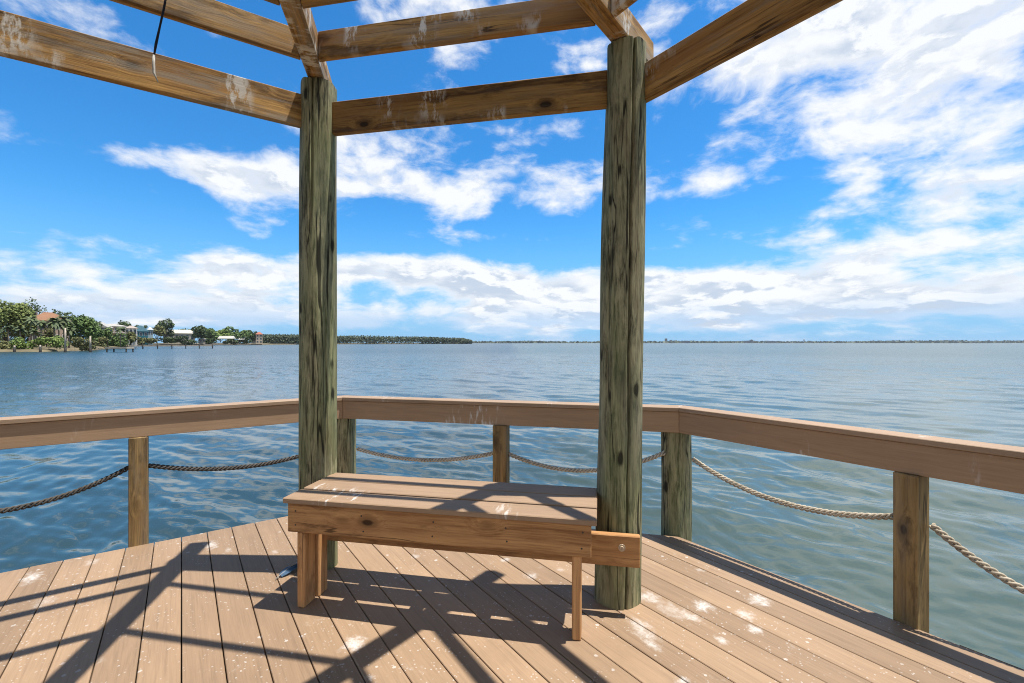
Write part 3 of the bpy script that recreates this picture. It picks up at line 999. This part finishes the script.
house('house', 'large house with an orange terracotta roof behind the palms', 29, 71, 168, 321, 344, 311.5, (0.42, 0.31, 0.24), (0.24, 0.125, 0.070), 14, 'hip', R(4), 2, 5, cat='house')
house('house', 'tall grey house with a pale pointed roof beside the green tree', 86, 108, 232, 327.5, 345, 321.5, (0.17, 0.18, 0.20), (0.36, 0.345, 0.32), 9, 'front_gable', R(-14), 2, 2)
house('house', 'tan house with white roof and balconies right of the grey house', 99, 128, 246, 326.5, 344.5, 323.6, (0.33, 0.23, 0.16), (0.36, 0.345, 0.32), 10, 'hip', R(6), 3, 4, balcony=True)
house('house', 'low white house just left of the teal house', 124, 138, 262, 328.5, 343.5, 325.5, (0.48, 0.46, 0.41), (0.34, 0.29, 0.25), 9, 'hip', R(0), 2, 3, balcony=True)
house('house', 'teal blue gabled house above the root of the long pier', 133, 149, 425, 331.5, 343, 325.3, (0.020, 0.115, 0.150), (0.025, 0.085, 0.115), 10, 'hip', R(10), 2, 3)
house('house', 'narrow pale blue house adjoining the teal house', 147.5, 153.5, 435, 330, 343, 327, (0.33, 0.41, 0.43), (0.38, 0.40, 0.40), 8, 'hip', R(4), 2, 2)
house('bungalow', 'long white-roofed bungalow behind the pier between two dark trees', 162, 197, 530, 333.4, 342, 329.6, (0.34, 0.33, 0.28), (0.50, 0.48, 0.41), 11, 'hip', R(3), 1, 6)
house('villa', 'tall cream villa with a small red roof at the far end of the shore', 255.5, 263, 640, 334.4, 343.5, 331.9, (0.50, 0.42, 0.33), (0.34, 0.12, 0.08), 9, 'hip', R(0), 3, 2)
house('cottage', 'small pale cottage in the trees left of the cream villa', 251, 256.5, 655, 337.6, 343.5, 335.4, (0.50, 0.46, 0.40), (0.50, 0.45, 0.40), 8, 'hip', R(0), 1, 2)
house('hut', 'small white hut by the water left of the boathouse', 199, 206, 552, 339.2, 342.6, 337.4, (0.40, 0.38, 0.33), (0.55, 0.53, 0.48), 5, 'hip', R(0), 1, 2)


def boathouse(label, x0, x1, Y, ytop, ybase, grp):
    c = at((x0 + x1) / 2, Y, ybase); c.z = WATER
    w = (x1 - x0) / F * Y; h = at(0, Y, ytop).z - WATER
    root = empty('boathouse', c, label, 'boathouse', grp)
    M = Matrix.Translation(c)
    bm = bmesh.new()
    vs = [bm.verts.new(p) for p in ((-w / 2, -3, h * .72), (w / 2, -3, h * .72), (w / 2, 3, h * .72), (-w / 2, 3, h * .72), (-w / 2 + .6, 0, h), (w / 2 - .6, 0, h))]
    for q in ((0, 1, 5, 4), (1, 2, 5), (2, 3, 4, 5), (3, 0, 4), (3, 2, 1, 0)): bm.faces.new([vs[i] for i in q])
    bmesh.ops.recalc_face_normals(bm, faces=bm.faces)
    link('roof', bm, paint((0.50, 0.49, 0.45)), M, root)
    for q in (-.46, -.16, .16, .46):
        for yy in (-2.7, 2.7):
            bm = bmesh.new(); bm_tube(bm, [Vector((w * q, yy, -1)), Vector((w * q, yy, h * .72 - 0.01))], 0.16, 6)
            link('post', bm, M_BARK, M, root)
    bm = bmesh.new(); bm_box(bm, -w * .62, w * .62, -3.2, 3.2, 0.9, 1.15); bmesh.ops.recalc_face_normals(bm, faces=bm.faces)
    link('platform', bm, M_BARK, M, root)


boathouse('wide white-roofed boathouse on posts at the waterline', 219, 234.5, 556, 336.0, 343, 'boathouses by the trees')
boathouse('smaller boathouse with a pale roof right of the wide white one', 239.5, 245.5, 590, 337.4, 343, 'boathouses by the trees')

# --- docks, piers and mooring piles
M_DOCKW = flat_noise('grey_dock_timber', (0.42, 0.36, 0.29), 0.3, 1.5, 0.9)
M_WETW = flat_noise('dark_wet_timber', (0.030, 0.026, 0.022), 0.4, 2, 0.7)


def dock(name, label, A, B, width, zt, step, grp=None, cat='dock', rails=False):
    A, B = Vector((A[0], A[1], 0)), Vector((B[0], B[1], 0))
    d = (B - A); L = d.length
    M = frame((A.x, A.y, WATER), d)
    root = empty(name, (A.x, A.y, WATER), label, cat, grp)
    bm = bmesh.new(); bm_box(bm, 0, L, -width / 2, width / 2, zt - 0.42, zt); bmesh.ops.recalc_face_normals(bm, faces=bm.faces)
    link('deck_boards', bm, M_DOCKW, M, root)
    n = max(2, int(L / step) + 1)
    for k in range(n):
        x = 0.25 + (L - 0.5) * k / (n - 1)
        for s in (-1, 1):
            bm = bmesh.new()
            top = zt + (random.uniform(0.5, 1.1) if rails and s < 0 else -0.425)
            bm_tube(bm, [Vector((x, s * (width / 2 - .18 + (0.36 if top > zt else 0)), -1.0)), Vector((x, s * (width / 2 - .18 + (0.36 if top > zt else 0)), top))], 0.17, 7)
            link('piling', bm, M_WETW, M, root)
    return root


def ground_px(x, Y): return ((x - CX) / F * Y, Y)


dock('dock', 'short low swimming dock standing alone in the water near the left shore', ground_px(109.5, 127), ground_px(130.5, 127), 2.6, 1.35, 5.2)
dock('pier', 'long narrow pier on dark pilings running out from the teal house', ground_px(127, 196), ground_px(213, 214), 2.0, 1.40, 4.6, cat='pier', rails=True)
dock('jetty', 'low dark jetty along the water below the boathouses', ground_px(203, 520), ground_px(250, 575), 2.4, 1.2, 5.0, cat='jetty')
for (x, y0, lab) in ((14.5, 346, 'short dark mooring pile at the far left of the shore'), (40.3, 345.5, 'short dark mooring pile in front of the bright bush'),
                     (65.3, 328.5, 'tallest pale mooring pole rising in front of the palms'), (90.3, 336.5, 'medium pale mooring pole right of the tallest one')):
    p = at(x, 127, 352); p.z = WATER
    root = empty('mooring_pile', p, lab, 'pile', 'mooring piles along the left shore')
    ht = at(x, 127, y0).z - WATER
    bm = bmesh.new(); bm_tube(bm, [Vector((0, 0, -1)), Vector((0, 0, min(ht, 1.1)))], 0.30, 9)
    link('wet_base', bm, M_WETW, Matrix.Translation(p), root)
    bm = bmesh.new(); bm_tube(bm, [Vector((0, 0, min(ht, 1.1) - 0.1)), Vector((0, 0, ht + 0.15))], [0.24, 0.17], 9)
    link('shaft', bm, M_DOCKW, Matrix.Translation(p), root)

# low dark sea wall of the middle shore
bm = bmesh.new()
sw = [ground_px(x, Y) for x, Y in ((134, 312), (139, 399), (165, 489), (215, 544), (262, 609))]
for a, b in zip(sw, sw[1:]):
    vs = [bm.verts.new((p[0], p[1], z)) for p, z in ((a, WATER - .5), (b, WATER - .5), (b, WATER + 1.15), (a, WATER + 1.15))]
    bm.faces.new(vs)
bmesh.ops.solidify(bm, geom=list(bm.faces), thickness=0.5)
tag(link('sea_wall', bm, flat_noise('sea_wall_concrete', (0.13, 0.11, 0.09), 0.5, 0.4, 0.9)), 'low dark sea wall under the houses behind the pier', 'sea wall')

G = 'trees on the far left shore'
tree('tree', 'broad yellow-green tree cut by the left edge of the photo', 4, 152, 299.5, 347, 23, L_YEL, G, 4200, 1, 0.06, leaf=0.75, lobes=26)
tree('tree', 'yellow-green tree between the left edge tree and the terracotta roof', 24, 156, 302.5, 346, 13, L_YEL, G, 2400, 2, 0.10, leaf=0.72, lobes=20)
tree('tree', 'tall sparse tree showing bare limbs over the terracotta roof', 36, 186, 298, 345, 11, L_DRK, G, 330, 3, 0.5, leaf=0.7, lobes=8)
tree('tree', 'small dark tree topping the right end of the terracotta roof', 55, 196, 307, 345, 6, L_DRK, G, 170, 4, 0.6)
tree('tree', 'dark crown right of the terracotta roof', 70, 192, 311, 345, 8, L_DRK, G, 700, 5, 0.4)
tree('tree', 'rounded dense green tree left of the grey house', 82, 160, 314.5, 347, 13, L_MID, G, 2800, 6, 0.04, leaf=0.72, lobes=20)
tree('tree', 'dark green tree top behind the grey house roof', 91, 215, 316.3, 345, 10, L_MID, G, 700, 7, 0.3)
tree('tree', 'bushy green tree covering the middle of the grey and tan houses', 108, 200, 328, 346.5, 6.5, L_MID, G, 900, 61, 0.05)
tree('tree', 'low spreading green tree left of the grey house', 93, 168, 325, 347, 8, L_MID, G, 1100, 63, 0.05)
tree('tree', 'bushy olive tree at the foot of the terracotta-roofed house', 47, 152, 328, 347, 8, L_OLV, G, 800, 64, 0.05)
tree('tree', 'olive tree between the low white house and the teal house', 130, 216, 331, 346.5, 5.5, L_OLV, G, 700, 62, 0.05)
tree('tree', 'dark tree above the tan house with balconies', 121, 300, 321, 344, 9, L_DRK, G, 700, 8, 0.4)
tree('tree', 'dark blue-green tree behind the teal house', 131, 450, 320.5, 344, 9, L_DRK, G, 800, 9, 0.3)
tree('tree', 'small dark tree top just right of the teal roof', 145, 470, 324.5, 344, 4, L_DRK, G, 150, 10, 0.4)
tree('tree', 'tall domed dark tree left of the white-roofed bungalow', 165, 515, 319.4, 342.5, 10.5, L_DRK, G, 1800, 11, 0.10, leaf=1.6, lobes=12)
tree('tree', 'low olive tree in front of the tall domed tree', 157, 495, 325.5, 342.5, 9, L_OLV, G, 1400, 12, 0.15)
tree('tree', 'round dark tree at the right end of the bungalow roof', 199, 545, 325.3, 342.5, 9, L_DRK, G, 1300, 13, 0.06)
tree('tree', 'small dark tree rising behind the bungalow roof', 182, 570, 327.5, 342.5, 8, L_DRK, G, 280, 14, 0.2)
tree('tree', 'light green tree right of the round dark tree', 210, 575, 328.5, 342.6, 10, L_MID, G, 1300, 15, 0.05)
tree('tree', 'yellowish tree behind the left end of the boathouse', 220, 590, 329.3, 342.6, 10, L_BRT, G, 1300, 16, 0.05)
tree('tree', 'taller dark-topped tree behind the boathouse', 230, 600, 327.3, 342.6, 9, L_MID, G, 1300, 17, 0.05)
tree('tree', 'mid green tree behind the smaller boathouse', 241, 615, 328.8, 342.8, 10.5, L_MID, G, 1300, 18, 0.05)
tree('tree', 'dark bushy tree left of the cream villa', 250, 650, 330.0, 343, 8, L_DRK, G, 1000, 19, 0.05)

palm('palm leaning over the bank at the far left', 9, 140, 327, 346.5, 31)
palm('palm in shade left of the bright bush', 21, 141, 329, 346.5, 32)
palm('low palm between the yellow-green tree and the terracotta house', 34, 143, 331, 346, 33)
palm('palm before the left half of the terracotta house', 41, 145, 322.5, 346, 34, 2.5)
palm('palm with the fullest crown before the terracotta house', 54, 147, 321, 346, 35, 2.9, 34)
palm('thin palm beside the fullest palm', 59, 150, 323, 346, 36, 2.4)
palm('palm by the tallest mooring pole', 69, 150, 329, 346, 37, 2.3)
palm('tall palm at the right end of the terracotta roof', 64, 152, 318.5, 346, 39, 2.8, 32)
palm('tall palm at the left end of the terracotta roof', 31, 150, 319, 346, 40, 2.8, 32)
palm('dark palm in front of the tan house with balconies', 120.5, 190, 328.5, 345, 38, 2.3)

bush('sandy olive bush at the left edge of the bank', 5, 134, 340.5, 351, 13, L_OLV, 900, 41)
bush('bright green bush under the left palms', 21, 134, 337.5, 351, 10, L_BRT, 1100, 42)
bush('wide bright green bush between the stub pile and the tallest pole', 50, 136, 336, 350.5, 18, L_BRT, 2000, 43)
bush('dark undergrowth in the shade behind the left edge palms', 12, 172, 328, 348, 22, L_DRK, 1500, 54)
bush('olive bush behind the medium pole', 80, 142, 337, 350.5, 14, L_OLV, 1300, 44)
bush('brown-green bush under the grey house', 98, 186, 335.5, 348, 11, L_OLV, 1100, 45)
bush('rounded mangrove bush behind the swimming dock', 118, 214, 334, 347.3, 13, L_MID, 1700, 46)
bush('dark hedge below the white-roofed bungalow', 180, 510, 335.8, 344, 20, L_DRK, 1500, 47)
bush('olive scrub at the root of the long pier', 137, 408, 337, 345.3, 8, L_OLV, 900, 48)
bush('brown scrub under the teal house', 149, 424, 338, 345, 10, L_OLV, 900, 51)
bush('dark undergrowth left of the wide boathouse', 209, 556, 337.5, 344, 10, L_DRK, 700, 49)
bush('dark undergrowth behind the smaller boathouse', 243, 590, 336.5, 344, 10, L_DRK, 700, 50)
bush('low dark hedge right of the wide boathouse', 229, 566, 338, 344, 9, L_DRK, 600, 52)
bush('bushy green growth between the grey house and the tan house', 106, 204, 333, 346.5, 6, L_MID, 700, 53)


# --- far woods: masses nobody could count
def woods(name, label, pts, n, leaf, seed, hvar=0.3):
    """pts: (px, Y, ytop) along the shore"""
    rg = random.Random(seed)
    bm = bmesh.new()
    for k in range(n):
        t = rg.uniform(0, len(pts) - 1.001); i = int(t); u = t - i
        px = pts[i][0] * (1 - u) + pts[i + 1][0] * u; Y = pts[i][1] * (1 - u) + pts[i + 1][1] * u
        yt = pts[i][2] * (1 - u) + pts[i + 1][2] * u
        Y += rg.uniform(0, Y * 0.04)
        h = (HC + (CY - yt) / F * Y - WATER) * (1 - hvar * rg.random() ** 0.6)
        p = Vector(((px - CX) / F * Y, Y, WATER + h * rg.random() ** 0.5))
        u_ = Vector((rg.gauss(0, 1), rg.gauss(0, 1) - .6, rg.gauss(0, 1) + .5)).normalized()
        tt = u_.cross(Vector((rg.uniform(-1, 1), rg.uniform(-1, 1), rg.uniform(-1, 1)))).normalized(); w = u_.cross(tt)
        s = leaf * Y / F * rg.uniform(0.6, 1.4)
        bm.faces.new([bm.verts.new(p + tt * s * x + w * s * y) for x, y in ((-.5, -.3), (0, -.5), (.5, -.2), (.35, .45), (-.3, .5))])
    return tag(link(name, bm, L_FAR), label, 'woodland', kind='stuff')


woods('woodland', 'distant tree line between the cream villa and the left post', [(261, 700, 334), (275, 730, 333.6), (290, 770, 334), (305, 800, 334), (335, 960, 335)], 12000, 0.9, 71)
woods('woodland', 'hazy distant tree line right of the left post', [(330, 960, 335.6), (352, 1010, 334.8), (385, 1080, 335.6), (420, 1180, 336), (440, 1250, 336.8), (462, 1330, 337.6), (472, 1360, 340)], 18000, 0.85, 72)
woods('woodland', 'thin dark tree line low on the far horizon', [(455, 4200, 341.2), (500, 4300, 341.9), (530, 4400, 341.3), (560, 4600, 342.0), (620, 4700, 341.7), (690, 4950, 341.2), (720, 5000, 341.9), (755, 5000, 341.3), (800, 5000, 341.9), (850, 5000, 341.7), (900, 4900, 341.0), (940, 4800, 340.7), (985, 4750, 341.2), (1040, 4700, 340.6), (1100, 4600, 340.9)], 4800, 2.0, 73)
bm = bmesh.new()
for (xa, ya), (xb, yb) in zip(((450, 4150), (560, 4550), (700, 4950), (850, 4950), (1120, 4560)), ((560, 4550), (700, 4950), (850, 4950), (1120, 4560))):
    a, b = ground_px(xa, ya), ground_px(xb, yb)
    lo = [bm.verts.new((p[0], p[1], z)) for p, z in ((a, WATER - 1), (b, WATER - 1))]
    mid = [bm.verts.new((p[0] * 1.001, p[1] * 1.001, 3.0)) for p in (b, a)]
    bm.faces.new(lo + mid)
    hi = [bm.verts.new((p[0] * 1.2, p[1] * 1.2, 3.0)) for p in (b, a)]
    bm.faces.new([mid[1], mid[0], hi[0], hi[1]])
bmesh.ops.recalc_face_normals(bm, faces=bm.faces)
tag(link('far_shore', bm, flat_noise('far_shore_ground', (0.075, 0.085, 0.06), 0.3, 0.01, 0.95)), 'low far shore on the horizon', 'shore', kind='structure')


def tower(label, px, wpx, ytop, Y=4900, name='tower_block', cat='building'):
    p = Vector(((px - CX) / F * Y, Y, 2.0)); w = wpx / F * Y; h = at(0, Y, ytop).z - 2
    root = empty(name, p, label, cat, 'buildings on the far horizon')
    M = Matrix.Translation(p)
    bm = bmesh.new(); bm_box(bm, -w / 2, w / 2, 0, 18, 0, h); bm_box(bm, -w * .2, w * .15, 4, 12, h + .002, h + 4)
    bmesh.ops.recalc_face_normals(bm, faces=bm.faces)
    link('wall', bm, paint((0.16, 0.18, 0.20)), M, root)
    bm = bmesh.new()
    for k in range(int(h / 4)):
        bm_box(bm, -w * .45, w * .45, -0.5, -0.05, 1.5 + k * 4, 3.2 + k * 4)
    bmesh.ops.recalc_face_normals(bm, faces=bm.faces)
    link('window', bm, M_WIN, M, root)


tower('taller of the two dark towers on the horizon right of the right post', 666.3, 2.2, 338.6)
tower('squat tower just right of the taller one on the horizon', 671.2, 2.4, 340.2)
tower('long low block on the horizon right of the two towers', 686, 9, 341.0)
tower('wide low block on the middle horizon', 749, 9, 341.0)
tower('short tower rising from the wide low block', 751.8, 2.4, 339.8, 4880)
tower('flat block right of the wide one on the middle horizon', 771, 12, 341.3)
p = Vector(((804 - CX) / F * 4900, 4900, 2.0))
root = empty('water_tower', p, 'water tower on a thin stem on the horizon', 'water tower')
bm = bmesh.new(); bm_tube(bm, [p - p, Vector((0, 0, 26))], 3.2, 8)
link('stem', bm, paint((0.16, 0.18, 0.20)), Matrix.Translation(p), root)
bm = bmesh.new(); bm_tube(bm, [Vector((0, 0, 25)), Vector((0, 0, 29)), Vector((0, 0, 35)), Vector((0, 0, 38))], [3, 9, 9, 3], 12)
link('tank', bm, paint((0.16, 0.18, 0.20)), Matrix.Translation(p), root)

# ------------------------------------------------------------------ haze over the bay
bm = bmesh.new(); bm_box(bm, -3200, 7400, -60, 6200, WATER - 1.0, 60)
bmesh.ops.recalc_face_normals(bm, faces=bm.faces)
M_HAZE = bpy.data.materials.new('haze_air'); M_HAZE.use_nodes = True
T = NT(M_HAZE.node_tree)
for nd in list(T.n):
    if nd.type == 'BSDF_PRINCIPLED': T.n.remove(nd)
pv = T.new('ShaderNodeVolumePrincipled')
pv.inputs['Color'].default_value = (0.80, 0.90, 1.0, 1); pv.inputs['Density'].default_value = 3.5e-5
pv.inputs['Anisotropy'].default_value = 0.2
T.l.new(pv.outputs[0], T.n['Material Output'].inputs['Volume'])
tag(link('haze', bm, M_HAZE), 'thin pale sea haze over the whole bay', 'haze', kind='stuff')

# ------------------------------------------------------------------ light and sky
sdir = Vector((0.29, -0.014, 1.0)).normalized()
sun = bpy.data.lights.new('sun', 'SUN'); sun.energy = 4.9; sun.angle = R(0.5); sun.color = (1.0, 0.95, 0.87)
so = bpy.data.objects.new('sun', sun); COL.objects.link(so)
so.rotation_euler = sdir.to_track_quat('Z', 'Y').to_euler()
so.location = (3, 0, 12)

world = bpy.data.worlds.new('World'); scene.world = world; world.use_nodes = True
T = NT(world.node_tree)
bg = T.n['Background']
sky = T.new('ShaderNodeTexSky', sky_type='NISHITA')
sky.sun_disc = False
sky.sun_elevation = math.asin(sdir.z)
sky.sun_rotation = math.atan2(sdir.x, sdir.y)
sky.air_density = 1.0; sky.dust_density = 0.4; sky.ozone_density = 2.2
D = T.new('ShaderNodeTexCoord').outputs['Generated']
sx = T.new('ShaderNodeSeparateXYZ'); T.put(sx.inputs[0], D)
dx, dy, dz = sx.outputs
el = T.math('MULTIPLY', T.math('ARCSINE', T.math('MINIMUM', T.math('MAXIMUM', dz, -1.0), 1.0)), 180 / math.pi)
az = T.math('MULTIPLY', T.math('ARCTAN2', dx, dy), 180 / math.pi)


def px_dir(x, y):
    tx, ty = (x - CX) / F, (CY - y) / F
    a = math.atan(tx)
    return math.degrees(a), math.degrees(math.atan(ty * math.cos(a)))


hyp = T.math('SQRT', T.math('ADD', T.math('ADD', T.math('MULTIPLY', dx, dx), T.math('MULTIPLY', dy, dy)), 1e-4))
pl = T.new('ShaderNodeCombineXYZ')       # cloud coordinates: round the horizon, and height
T.put(pl.inputs[0], T.math('MULTIPLY', T.math('DIVIDE', dx, hyp), 2.3)); T.put(pl.inputs[1], T.math('MULTIPLY', T.math('DIVIDE', dy, hyp), 2.3))
T.put(pl.inputs[2], T.math('MULTIPLY', T.math('POWER', T.math('MAXIMUM', el, 0.0), 0.80), 0.185))
P = pl.outputs[0]
wob = T.new('ShaderNodeTexNoise'); T.put(wob.inputs['Vector'], P); wob.inputs['Scale'].default_value = 1.8; wob.inputs['Detail'].default_value = 3
P2 = T.vmath('ADD', P, T.vmath('MULTIPLY', T.vmath('SUBTRACT', wob.outputs[1], (0.5, 0.5, 0.5)), (0.22, 0.22, 0.30)))


def cloud_field(vec):
    a = T.noise(T.mapping(vec, (1.0, 1.0, 1), loc=(3.1, 1.7, 0)), 1.7, 8, 0.56)
    b = T.noise(T.mapping(vec, (1.0, 1.0, 1), loc=(9.4, 5.2, 2)), 5.0, 8, 0.58)
    return T.math('MULTIPLY_ADD', T.math('SUBTRACT', T.math('ADD', T.math('MULTIPLY', a, 0.60), T.math('MULTIPLY', b, 0.40)), 0.5), 1.75, 0.5)


field = cloud_field(P2)
field_s = cloud_field(T.vmath('ADD', P2, (0.03, 0.0, 0.09)))

BLOBS = [  # px centre, half sizes in degrees, weight
    (900, 100, 12.0, 6.0, 0.12), (965, 75, 9, 5, 0.10), (880, 10, 14, 3.2, 0.15), (790, 140, 8, 3.0, 0.26), (980, 205, 9, 3.4, 0.36), (1010, 120, 6, 7, 0.09),
    (905, 252, 6, 1.2, 0.24), (715, 182, 6, 1.4, 0.26), (730, 70, 8, 3.0, 0.18), (850, 45, 7, 3, 0.10), (990, 20, 10, 4, 0.11),
    (470, 168, 12, 3.4, 0.23), (395, 140, 6, 2.0, 0.16), (530, 195, 11, 2.4, 0.26), (420, 190, 8, 2, 0.12),
    (215, 172, 11, 2.0, 0.22), (115, 157, 8, 1.2, 0.16), (470, 12, 12, 2.4, 0.18), (570, 124, 4, 1.0, 0.18), (590, 62, 3, 1.2, 0.15),
    (40, 10, 7, 3, 0.14), (330, 22, 8, 3, 0.12), (490, 236, 8, 0.8, 0.18), (60, 240, 9, 1.4, 0.15), (40, 264, 8, 1.0, 0.12),
    (395, 264, 7, 1.7, 0.40), (330, 274, 8, 1.8, 0.22), (480, 284, 16, 2.1, 0.40), (620, 290, 14, 1.8, 0.34), (790, 292, 14, 2.0, 0.42), (700, 282, 9, 1.7, 0.24), (255, 270, 9, 1.4, 0.20),
    (90, 300, 14, 2.2, 0.15), (230, 300, 10, 1.6, 0.16), (960, 305, 12, 2.0, 0.17), (560, 318, 55, 1.7, 0.36), (520, 306, 22, 1.6, 0.16), (800, 312, 18, 1.6, 0.16), (780, 242, 3, 0.6, 0.17), (120, 318, 20, 1.0, 0.12)]
acc = None
for (x, y, sa, se, w) in BLOBS:
    a0, e0 = px_dir(x, y)
    p1 = T.math('MULTIPLY', T.math('SUBTRACT', az, a0), 1 / sa)
    p2 = T.math('MULTIPLY', T.math('SUBTRACT', el, e0), 1 / se)
    q = T.math('ADD', T.math('MULTIPLY', p1, p1), T.math('MULTIPLY', p2, p2))
    g = T.math('MULTIPLY', T.math('EXPONENT', T.math('MULTIPLY', q, -0.8)), w)
    acc = g if acc is None else T.math('ADD', acc, g)
behind = T.math('MULTIPLY', T.smooth(dy, 0.10, -0.30, 0.0, 1.0), T.smooth(el, 62, 35, 0.0, 1.0))
fill_cloud = T.math('SUBTRACT', T.math('MULTIPLY', behind, 0.34), T.smooth(el, 58, 70, 0.0, 0.26))     # added unseen cloud behind the camera for white fill; cloud overhead thinned
# cloud deck above the frame on the right, seen only in the water
p1 = T.math('MULTIPLY', T.math('SUBTRACT', az, 45.0), 1 / 32.0); p2 = T.math('MULTIPLY', T.math('SUBTRACT', el, 46.0), 1 / 11.0)
acc = T.math('ADD', acc, T.math('MULTIPLY', T.math('EXPONENT', T.math('MULTIPLY', T.math('ADD', T.math('MULTIPLY', p1, p1), T.math('MULTIPLY', p2, p2)), -0.8)), 0.36))
cover = T.math('ADD', T.math('ADD', field, acc), fill_cloud)
dens = T.smooth(cover, 0.60, 0.90)
thick = T.smooth(cover, 0.72, 1.00)
lit = T.smooth(T.math('SUBTRACT', field, field_s), -0.05, 0.06)
soft = T.noise(T.mapping(P2, (1, 1, 1.4), loc=(1, 7, 4)), 3.0, 5, 0.55)
shade = T.math('MULTIPLY', thick, T.math('MULTIPLY', T.math('SUBTRACT', 1.0, lit), T.smooth(soft, 0.30, 0.55)))
ccol = T.mix(shade, (0.66, 0.67, 0.685), (0.40, 0.46, 0.55))
# low bank: veiled by distance, slightly blue
lowv = T.math('MULTIPLY', T.smooth(el, 2.2, 5.2, 0.85, 0.0), T.smooth(soft, 0.66, 0.46))
ccol = T.mix(lowv, ccol, (0.33, 0.46, 0.63))

skyc = T.vmath('MULTIPLY', sky.outputs[0], (0.062, 0.101, 0.128))
skyc = T.mix(T.smooth(el, 0.0, 16.0, 0.85, 0.0), skyc, (0.22, 0.39, 0.61))
zen = T.smooth(el, 35, 58, 1.0, 0.28)
skyc = T.vmath('MULTIPLY', skyc, zen)
hs = T.new('ShaderNodeHueSaturation'); T.put(hs.inputs['Color'], skyc)
hs.inputs['Saturation'].default_value = 1.12; hs.inputs['Value'].default_value = 1.0; hs.inputs['Hue'].default_value = 0.5
final = T.mix(T.math('MULTIPLY', dens, 0.97), hs.outputs[0], ccol)
# Background strength 0.1: colours above are radiance, so scale back up
T.put(bg.inputs['Color'], T.vmath('MULTIPLY', final, (10.0, 10.0, 10.0)))
bg.inputs['Strength'].default_value = 0.1

# ------------------------------------------------------------------ camera and view
cam = bpy.data.cameras.new('camera'); cam.sensor_width = 36.0; cam.lens = F / 1024 * 36.0
cam.clip_start = 0.05; cam.clip_end = 60000
cam.shift_y = 1.5 / 1024
co = bpy.data.objects.new('camera', cam); COL.objects.link(co)
co.location = (0, 0, HC); co.rotation_euler = (R(90), 0, 0)
scene.camera = co
scene.view_settings.view_transform = 'Standard'; scene.view_settings.look = 'None'
scene.view_settings.exposure = 0.6; scene.view_settings.gamma = 1.0
scene.cycles.use_denoising = True
scene.cycles.denoising_prefilter = 'NONE'
scene.cycles.filter_width = 1.05
scene.cycles.max_bounces = 6; scene.cycles.diffuse_bounces = 3; scene.cycles.glossy_bounces = 3
scene.cycles.caustics_reflective = False; scene.cycles.caustics_refractive = False
